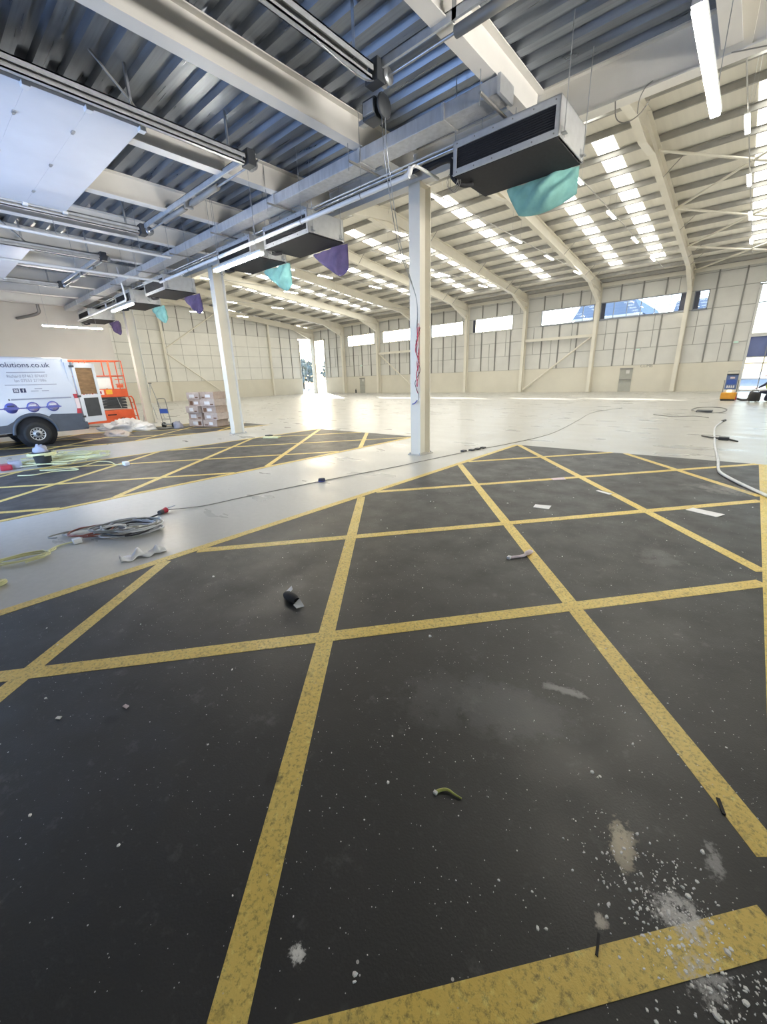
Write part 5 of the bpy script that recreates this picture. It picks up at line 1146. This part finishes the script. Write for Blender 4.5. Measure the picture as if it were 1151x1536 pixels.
g = G(); g.tube(P, [0.0075 - 0.0045 * k / (len(P) - 1) for k in range(len(P))], 7); obj('blade', g, 'leaf', t, True)
g = G(); g.bevbox(-0.673, -0.657, 1.007, 1.02, 0.002, 0.014, 0.003); obj('tip', g, 'flake', t, True)
def flat_scrap(name, label, c, sx, sy, rot, m, z=0.003, bend=0.01):
    t = thing(name, label, 'litter', (c[0], c[1], 0.0028), rot, None); g = G()
    g.add([(-sx, -sy, 0), (sx * 0.9, -sy * 1.1, 0), (sx, sy * 0.9, bend), (-sx * 0.92, sy, bend * 0.4), (-sx, -sy, z), (sx * 0.9, -sy * 1.1, z), (sx, sy * 0.9, bend + z), (-sx * 0.92, sy, bend * 0.4 + z)], [(3, 2, 1, 0), (4, 5, 6, 7), (0, 1, 5, 4), (1, 2, 6, 5), (2, 3, 7, 6), (3, 0, 4, 7)]); obj('scrap', g, m, t); return t
flat_scrap('paper_label', 'white rectangular label lying in the far corner triangle of the bay', (-0.14, 5.83), 0.17, 0.07, -0.35, 'label_white')
flat_scrap('paper_scrap', 'small white triangle of paper near a line crossing', (-1.72, 4.98), 0.10, 0.06, 0.2, 'label_white')
flat_scrap('paper_scrap', 'pale paper strip touching the third long yellow line', (-2.05, 6.55), 0.11, 0.05, 0.8, 'tape_pink')
flat_scrap('paper_scrap', 'thin white sliver on the dark damp patch', (-1.28, 6.10), 0.12, 0.02, -0.5, 'label_white')
flat_scrap('paper_scrap', 'pale pink chip beside the dark oil spot', (-2.18, 0.37), 0.016, 0.008, 0.3, 'tape_pink', 0.006, 0.004)
flat_scrap('paper_scrap', 'white flake alone on the dark near the first diagonal', (-2.37, 0.12), 0.014, 0.007, 0.6, 'flake', 0.004, 0.004)
flat_scrap('paper_scrap', 'dark splinter on the near yellow band', (-0.042, 0.935), 0.004, 0.028, 0.15, 'black', 0.006, 0.003)
flat_scrap('paper_scrap', 'dark splinter just inside the long diagonal line', (0.205, 1.665), 0.006, 0.032, 0.35, 'black', 0.006, 0.003)
# plaster crumbs: far too many to count
random.seed(21); g = G()
def crumb(x, y, r):
    k = random.randint(5, 7); a0 = random.uniform(0, 6.3); h = random.uniform(0.25, 0.7) * r; el = random.uniform(0.45, 1.0); rt = random.uniform(0, PI)
    ring = []
    for i in range(k):
        a = a0 + 2 * PI * i / k; q = r * random.uniform(0.7, 1.15); px, py = q * math.cos(a), q * el * math.sin(a)
        ring.append((x + px * math.cos(rt) - py * math.sin(rt), y + px * math.sin(rt) + py * math.cos(rt)))
    z0 = 0.0025; vs = [(a, b, z0) for a, b in ring] + [(x + (a - x) * 0.7, y + (b - y) * 0.7, z0 + h) for a, b in ring]
    g.add(vs, [(i, (i + 1) % k, k + (i + 1) % k, k + i) for i in range(k)] + [tuple(range(k, 2 * k))])
for _ in range(760):
    u = random.gauss(0, 1); v = random.gauss(0, 1); crumb(0.14 + 0.12 * u + 0.02 * v, 1.13 - 0.05 * u + 0.085 * v, abs(random.gauss(0, 0.0030)) + 0.0008)
for _ in range(60): crumb(0.20 + random.gauss(0, 0.07), 1.01 + random.gauss(0, 0.09), abs(random.gauss(0, 0.004)) + 0.001)
for _ in range(260): crumb(random.uniform(-1.2, 0.35), random.uniform(0.3, 2.4), abs(random.gauss(0, 0.002)) + 0.0008)
for _ in range(120): crumb(random.uniform(-3.6, 0.3), random.uniform(0.1, 8.5), abs(random.gauss(0, 0.004)) + 0.002)
for x, y, r in ((-0.18, 1.51, 0.010), (-0.185, 1.50, 0.008), (-0.21, 1.51, 0.012), (-0.11, 1.77, 0.012), (-1.45, 0.11, 0.011), (-1.85, -0.08, 0.012), (-0.545, 0.43, 0.012), (-0.535, 0.418, 0.010), (0.245, 1.155, 0.016), (-0.19, 0.86, 0.010), (-0.17, 0.875, 0.008), (0.12, 1.05, 0.012), (0.16, 1.03, 0.011), (0.23, 0.98, 0.014)): crumb(x, y, r * 0.75)
o = obj('plaster_crumbs', g, 'flake'); o['kind'] = 'stuff'; tag(o, 'white plaster crumbs scattered over the black bay and yellow lines', 'debris')

# ------------------------------------------------------------------ white hose, far cables
t = thing('white_hose', 'white hose curving across the corner of the black bay', 'hose', (-0.1, 8.5, 0))
g = G(); g.tube(bez([(0.75, 6.3, 0.024), (0.42, 6.97, 0.024), (0.12, 7.62, 0.024), (-0.10, 8.2, 0.024), (-0.16, 8.58, 0.024), (-0.20, 9.3, 0.024), (-0.28, 10.33, 0.022), (-0.36, 11.3, 0.02), (-0.42, 12.32, 0.02), (-0.5, 13.6, 0.02), (-0.55, 15.0, 0.02), (-0.48, 16.7, 0.02)], 8), 0.022, 8); obj('hose', g, 'pale_cable', t, True)
g = G(); g.cyl((-0.48, 16.7, 0.03), (-0.42, 17.0, 0.03), 0.032, n=10); obj('connector', g, 'dark', t, True)
t = thing('floor_cable', 'dark connector lead lying across the white hose', 'cable', (-0.3, 12.4, 0)); g = G(); g.tube(bez([(-0.7, 12.9, 0.01), (-0.45, 12.5, 0.03), (-0.2, 12.4, 0.03), (0.0, 12.2, 0.01)], 8), 0.02, 6); obj('lead', g, 'black_cable', t, True); g = G(); g.bevbox(-0.36, -0.16, 12.34, 12.52, 0.0, 0.07, 0.02); obj('connector', g, 'black_cable', t, True)
t = thing('floor_cable', 'loose dark cable loop lying out on the hall floor', 'cable', (-1.2, 21, 0)); g = G(); g.tube(snake(-1.1, 21.4, 0.55, 1.5, 1.6, 33, 0.3, 0.0, 0.01, 20), 0.012, 5); obj('loop', g, 'mullion', t, True); g = G(); g.bevbox(-1.45, -0.95, 20.2, 20.8, 0.0, 0.06, 0.02); obj('connector', g, 'dark', t, True)
t = thing('floor_cable', 'grey cable strung out in front of the amber machine', 'cable', (-2, 18, 0)); g = G(); g.tube(bez([(-2.6, 18.6, 0.01), (-1.9, 18.0, 0.01), (-1.3, 18.4, 0.01), (-0.9, 17.9, 0.01)], 10), 0.014, 5); obj('lead', g, 'mullion', t, True)

# ------------------------------------------------------------------ floor grinder, vacuum and worker
t = thing('floor_grinder', 'tall amber floor grinder with blue control panel near the glazed screen', 'machine', (-0.80, 28.3, 0)); t.scale = (0.78, 1, 1)
g = G(); g.bevbox(-0.40, 0.40, -0.42, 0.30, 0.06, 0.40, 0.06); obj('grinding_hood', g, 'grinder_orange', t)
g = G(); g.bevbox(-0.36, 0.36, -0.44, -0.30, 0.0, 0.08, 0.02); obj('skirt', g, 'rubber', t)
g = G(); g.bevbox(-0.30, 0.30, -0.30, 0.20, 0.40, 0.54, 0.04); obj('motor_cover', g, 'white_steel', t)
g = G(); g.bevbox(-0.12, 0.12, -0.32, -0.28, 0.42, 0.52, 0.01); obj('work_lamp', g, 'screen_glow', t)
g = G(); g.bevbox(-0.30, 0.30, -0.10, 0.14, 0.54, 1.26, 0.03); cb = obj('control_cabinet', g, 'grinder_blue', t)
g = G(); g.bevbox(-0.24, 0.24, -0.125, -0.10, 0.80, 1.02, 0.006); obj('panel_plate', g, 'blue', cb)
g = G(); g.bevbox(-0.10, 0.14, -0.122, -0.10, 1.08, 1.16, 0.006); obj('badge', g, 'clear_lamp', cb)
for k in range(4): g = G(); g.bevbox(-0.20 + 0.11 * k, -0.13 + 0.11 * k, -0.122, -0.10, 0.62, 0.74, 0.006); obj('gauge', g, 'label_white', cb)
g = G(); g.bevbox(-0.30, 0.30, -0.14, 0.16, 1.26, 1.31, 0.01); obj('top_cover', g, 'dark', t)
for sx in (-0.36, 0.36): g = G(); g.tube([(sx, 0.10, 0.4), (sx, 0.05, 0.9), (sx, -0.02, 1.0)], 0.022, 6); obj('handle', g, 'mullion', t)
g = G(); g.tube([(-0.28, 0.0, 1.31), (-0.28, -0.05, 1.44), (0.28, -0.05, 1.44), (0.28, 0.0, 1.31)], 0.022, 6); obj('handle', g, 'grey_steel', t)
for sx in (-0.38, 0.38): g = G(); g.lathe([(0.0, -0.05), (0.16, -0.05), (0.18, 0.0), (0.16, 0.05), (0.0, 0.05)], (sx, 0.30, 0.18), 'X', 18); obj('wheel', g, 'rubber', t)
g = G(); g.bevbox(0.30, 0.46, -0.40, -0.22, 0.04, 0.22, 0.03); obj('dust_port', g, 'red_lamp', t)
t = thing('dust_hose', 'black suction hose from the amber machine to the vacuum', 'hose', (0, 28, 0))
g = G(); g.tube(bez([(-0.42, 27.98, 0.10), (-0.25, 27.9, 0.05), (-0.1, 27.85, 0.05), (-0.02, 27.8, 0.07), (0.05, 27.6, 0.25), (0.05, 27.3, 0.42), (0.12, 27.05, 0.44), (0.17, 26.9, 0.40)], 8), 0.05, 10); obj('hose', g, 'black_cable', t, True)
t = thing('drum_vacuum', 'squat black drum vacuum at the feet of the worker', 'vacuum', (0.20, 26.72, 0))
g = G(); g.lathe([(0.0, 0.06), (0.20, 0.06), (0.22, 0.10), (0.22, 0.34), (0.18, 0.42), (0.10, 0.47), (0.0, 0.48)], (0, 0, 0), 'Z', 24); obj('drum', g, 'rubber', t)
for k in range(4): a = PI / 4 + k * PI / 2; g = G(); g.lathe([(0, -0.02), (0.04, -0.02), (0.04, 0.02), (0, 0.02)], (0.19 * math.cos(a), 0.19 * math.sin(a), 0.04), 'X', 10); obj('castor', g, 'grey_steel', t)
g = G(); g.tube([(-0.12, 0, 0.45), (-0.1, 0, 0.56), (0.1, 0, 0.56), (0.12, 0, 0.45)], 0.016, 6); obj('handle', g, 'dark', t)

def skinned(name, joints, edges, m, parent, root=0, sub=2):
    me = bpy.data.meshes.new(name); me.from_pydata([j[:3] for j in joints], edges, []); o = bpy.data.objects.new(name, me); COL.objects.link(o)
    md = o.modifiers.new('skin', 'SKIN'); md.use_smooth_shade = True
    for i, j in enumerate(joints): r = j[3]; me.skin_vertices[0].data[i].radius = (r, r) if not isinstance(r, tuple) else r; me.skin_vertices[0].data[i].use_root = (i == root)
    o.modifiers.new('smooth', 'SUBSURF').levels = sub; o.modifiers[-1].render_levels = sub
    me.materials.append(M[m]); o.parent = parent; return o
# worker crouching on one knee beside the vacuum, turned towards the machine (local -x), reaching forward
t = thing('person', 'worker in hi-vis vest and dark trousers kneeling beside the black vacuum', 'person', (0.74, 27.25, 0), 0.0)
J = [(0, 0, 0.50, 0.15), (-0.02, 0, 0.66, 0.145), (-0.07, 0, 0.84, 0.165), (-0.11, 0, 0.97, 0.12), (-0.14, 0, 1.04, 0.055), (-0.17, 0, 1.10, 0.055),
     (-0.10, -0.19, 0.95, 0.065), (-0.28, -0.24, 0.78, 0.05), (-0.46, -0.16, 0.66, 0.036), (-0.10, 0.19, 0.95, 0.065), (-0.26, 0.25, 0.76, 0.05), (-0.46, 0.18, 0.64, 0.036),
     (0.0, -0.10, 0.44, 0.10), (-0.36, -0.14, 0.46, 0.07), (-0.34, -0.14, 0.10, 0.05), (-0.34, -0.14, 0.05, 0.045), (-0.50, -0.14, 0.045, 0.04),
     (0.0, 0.10, 0.44, 0.10), (-0.12, 0.14, 0.08, 0.075), (0.28, 0.13, 0.08, 0.055), (0.34, 0.13, 0.06, 0.045), (0.38, 0.13, 0.03, 0.035)]
E_ = [(0, 1), (1, 2), (2, 3), (3, 4), (4, 5), (3, 6), (6, 7), (7, 8), (3, 9), (9, 10), (10, 11), (0, 12), (12, 13), (13, 14), (14, 15), (15, 16), (0, 17), (17, 18), (18, 19), (19, 20), (20, 21)]
skinned('body', J, E_, 'navy', t)
V = [(-0.005, 0, 0.58, 0.165), (-0.02, 0, 0.66, 0.17), (-0.07, 0, 0.84, 0.19), (-0.10, 0, 0.95, 0.165)]
skinned('hi_vis_vest', V, [(0, 1), (1, 2), (2, 3)], 'hivis', t)
H = [(-0.17, 0, 1.10, 0.05), (-0.185, 0, 1.16, 0.078), (-0.195, 0, 1.22, 0.088), (-0.19, 0, 1.28, 0.07)]
hd = skinned('head', H, [(0, 1), (1, 2), (2, 3)], 'skin', t)
g = G(); g.prism([(-0.012, 1.16), (0.012, 1.16), (0.006, 1.21), (-0.006, 1.21)], -0.305, -0.27, 'X'); obj('nose', g, 'skin', hd)
for sy in (-0.032, 0.032): g = G(); g.lathe([(0, -0.008), (0.011, -0.004), (0.011, 0.004), (0, 0.008)], (-0.278, sy, 1.215), 'X', 8); obj('eye', g, 'hair', hd)
for sy in (-0.088, 0.088): g = G(); g.bevbox(-0.205, -0.17, sy - 0.01, sy + 0.01, 1.17, 1.23, 0.006); obj('ear', g, 'skin', hd)
g = G(); g.box(-0.285, -0.27, -0.022, 0.022, 1.138, 1.146); obj('mouth', g, 'red_lamp', hd)
skinned('hair', [(-0.17, 0, 1.22, 0.085), (-0.175, 0, 1.27, 0.088), (-0.18, 0, 1.30, 0.06)], [(0, 1), (1, 2)], 'hair', hd)
for sy, sg in ((-0.16, 1), (0.18, -1)):
    hx, hz = -0.47, 0.655 if sy < 0 else 0.635
    P = [(hx, sy, hz, 0.026), (hx - 0.07, sy, hz - 0.015, 0.030)]; E2 = [(0, 1)]
    hand = skinned('hand', P, E2, 'skin', t, 0, 1)
    for k in range(4):
        yy = sy + (k - 1.5) * 0.019; L = (0.034, 0.04, 0.037, 0.028)[k]
        skinned('finger', [(hx - 0.075, yy, hz - 0.015, 0.010), (hx - 0.085 - L, yy, hz - 0.03, 0.009), (hx - 0.08 - L * 1.4, yy, hz - 0.065, 0.008)], [(0, 1), (1, 2)], 'skin', hand, 0, 1)
    skinned('finger', [(hx - 0.03, sy + sg * 0.03, hz - 0.01, 0.011), (hx - 0.07, sy + sg * 0.055, hz - 0.03, 0.010), (hx - 0.095, sy + sg * 0.05, hz - 0.055, 0.008)], [(0, 1), (1, 2)], 'skin', hand, 0, 1)

# ------------------------------------------------------------------ small wall fittings
def wall_lamp(x, z, label):
    t = thing('emergency_light', label, 'light', (x, YB - 0.14, z)); g = G(); g.bevbox(-0.16, 0.16, -0.05, 0.05, -0.06, 0.06, 0.02); obj('casing', g, 'white', t); g = G(); g.bevbox(-0.13, 0.13, -0.065, -0.04, -0.045, 0.045, 0.01); obj('lens', g, 'green_lamp', t)
wall_lamp(-7.28, 3.22, 'small green tinted emergency light above the grey steel door'); wall_lamp(-37.6, 3.30, 'small emergency light above the far steel door')
wall_lamp(-1.35, 3.30, 'small emergency light beside the glazed screen')
t = thing('fire_extinguisher', 'small dark extinguisher standing beside the far steel door', 'extinguisher', (-38.6, YB - 0.35, 0)); g = G(); g.lathe([(0.0, 0.0), (0.09, 0.0), (0.09, 0.36), (0.05, 0.44), (0.025, 0.46), (0.025, 0.52), (0, 0.52)], (0, 0, 0), 'Z', 16); obj('cylinder_body', g, 'dark', t); g = G(); g.box(-0.02, 0.10, -0.012, 0.012, 0.52, 0.55); obj('handle', g, 'black', t)

# ------------------------------------------------------------------ outside
g = G(); g.box(-240, 240, -240, 240, -0.6, -0.26); struct('ground_outside', g, 'outside_ground')
def building(name, label, x0, x1, y0, y1, h, slope, wall, roof, band):
    t = thing(name, label, 'building', ((x0 + x1) / 2, y0, -0.26))
    g = G(); g.box(x0, x1, y0, y1, -0.26, band); obj('wall', g, wall, t, True)
    g = G(); g.prism([(x0 - 0.3, band), (x1 + 0.3, band), (x1 + 0.3 - slope, h), (x0 - 0.3 + slope, h)], y0 - 0.15, y1, 'Y'); obj('roof', g, roof, t, True)
    g = G(); g.box(x0 - 0.4, x1 + 0.4, y0 - 0.3, y0 - 0.1, band - 0.25, band); obj('gutter', g, 'grey_clad', t, True)
    for k in range(int((x1 - x0) / 3)): g = G(); g.box(x0 + 1 + 3 * k, x0 + 2.6 + 3 * k, y0 - 0.03, y0 + 0.05, 1.2, 2.6); obj('window', g, 'frame_dark', t, True)
    return t
building('warehouse_building', 'low blue roofed unit outside the strip windows', -23.6, -14.4, 75, 95, 12.0, 1.3, 'grey_clad', 'blue_roof', 9.8)
building('warehouse_building', 'second blue roofed unit outside, beyond the glazed screen', -10.6, -4.4, 75, 95, 10.7, 0.9, 'grey_clad', 'blue_roof', 5.5)
def tree(x, y, h, r, seed, label):
    random.seed(seed); t = thing('tree', label, 'tree', (x, y, -0.26), 0, 'trees outside the glazed corner')
    g = G(); g.tube([(0, 0, 0), (0.1, 0, h * 0.35), (0, 0.1, h * 0.7)], [0.22, 0.16, 0.08], 7); obj('trunk', g, 'trunk', t)
    g = G()
    for k in range(170):
        a, b = random.uniform(0, 2 * PI), random.uniform(-0.9, 1); rr = r * random.uniform(0.35, 1.0) * math.sqrt(max(0.05, 1 - b * b * 0.8)); c = Vector((rr * math.cos(a), rr * math.sin(a), h * 0.62 + b * h * 0.36)); s_ = random.uniform(0.35, 0.8)
        u = Vector((random.gauss(0, 1), random.gauss(0, 1), random.gauss(0, 1))).normalized(); w_ = u.orthogonal().normalized(); q = u.cross(w_)
        vs = [c + (w_ * math.cos(2 * PI * i / 5) + q * math.sin(2 * PI * i / 5)) * s_ * random.uniform(0.7, 1.2) for i in range(5)] + [c + u * s_ * 0.5, c - u * s_ * 0.5]
        g.add(vs, [(i, (i + 1) % 5, 5) for i in range(5)] + [((i + 1) % 5, i, 6) for i in range(5)])
    obj('crown', g, 'foliage', t)
for k, (x, y, h, r) in enumerate(((-88, 70, 6.2, 3.4), (-96, 76, 7.5, 4.0), (-80, 74, 6.6, 3.6), (-104, 66, 6.8, 3.8), (-74, 82, 8.0, 4.2), (-112, 72, 7.0, 4.2))):
    tree(x, y, h, r, 40 + k, ['hazy green tree nearest the glazed corner outside', 'tall hazy tree behind the nearest one outside', 'bushy tree outside, towards the strip windows', 'broad tree outside, beyond the gable glazing', 'highest tree outside the back wall glass', 'farthest broad tree outside the gable glazing'][k])
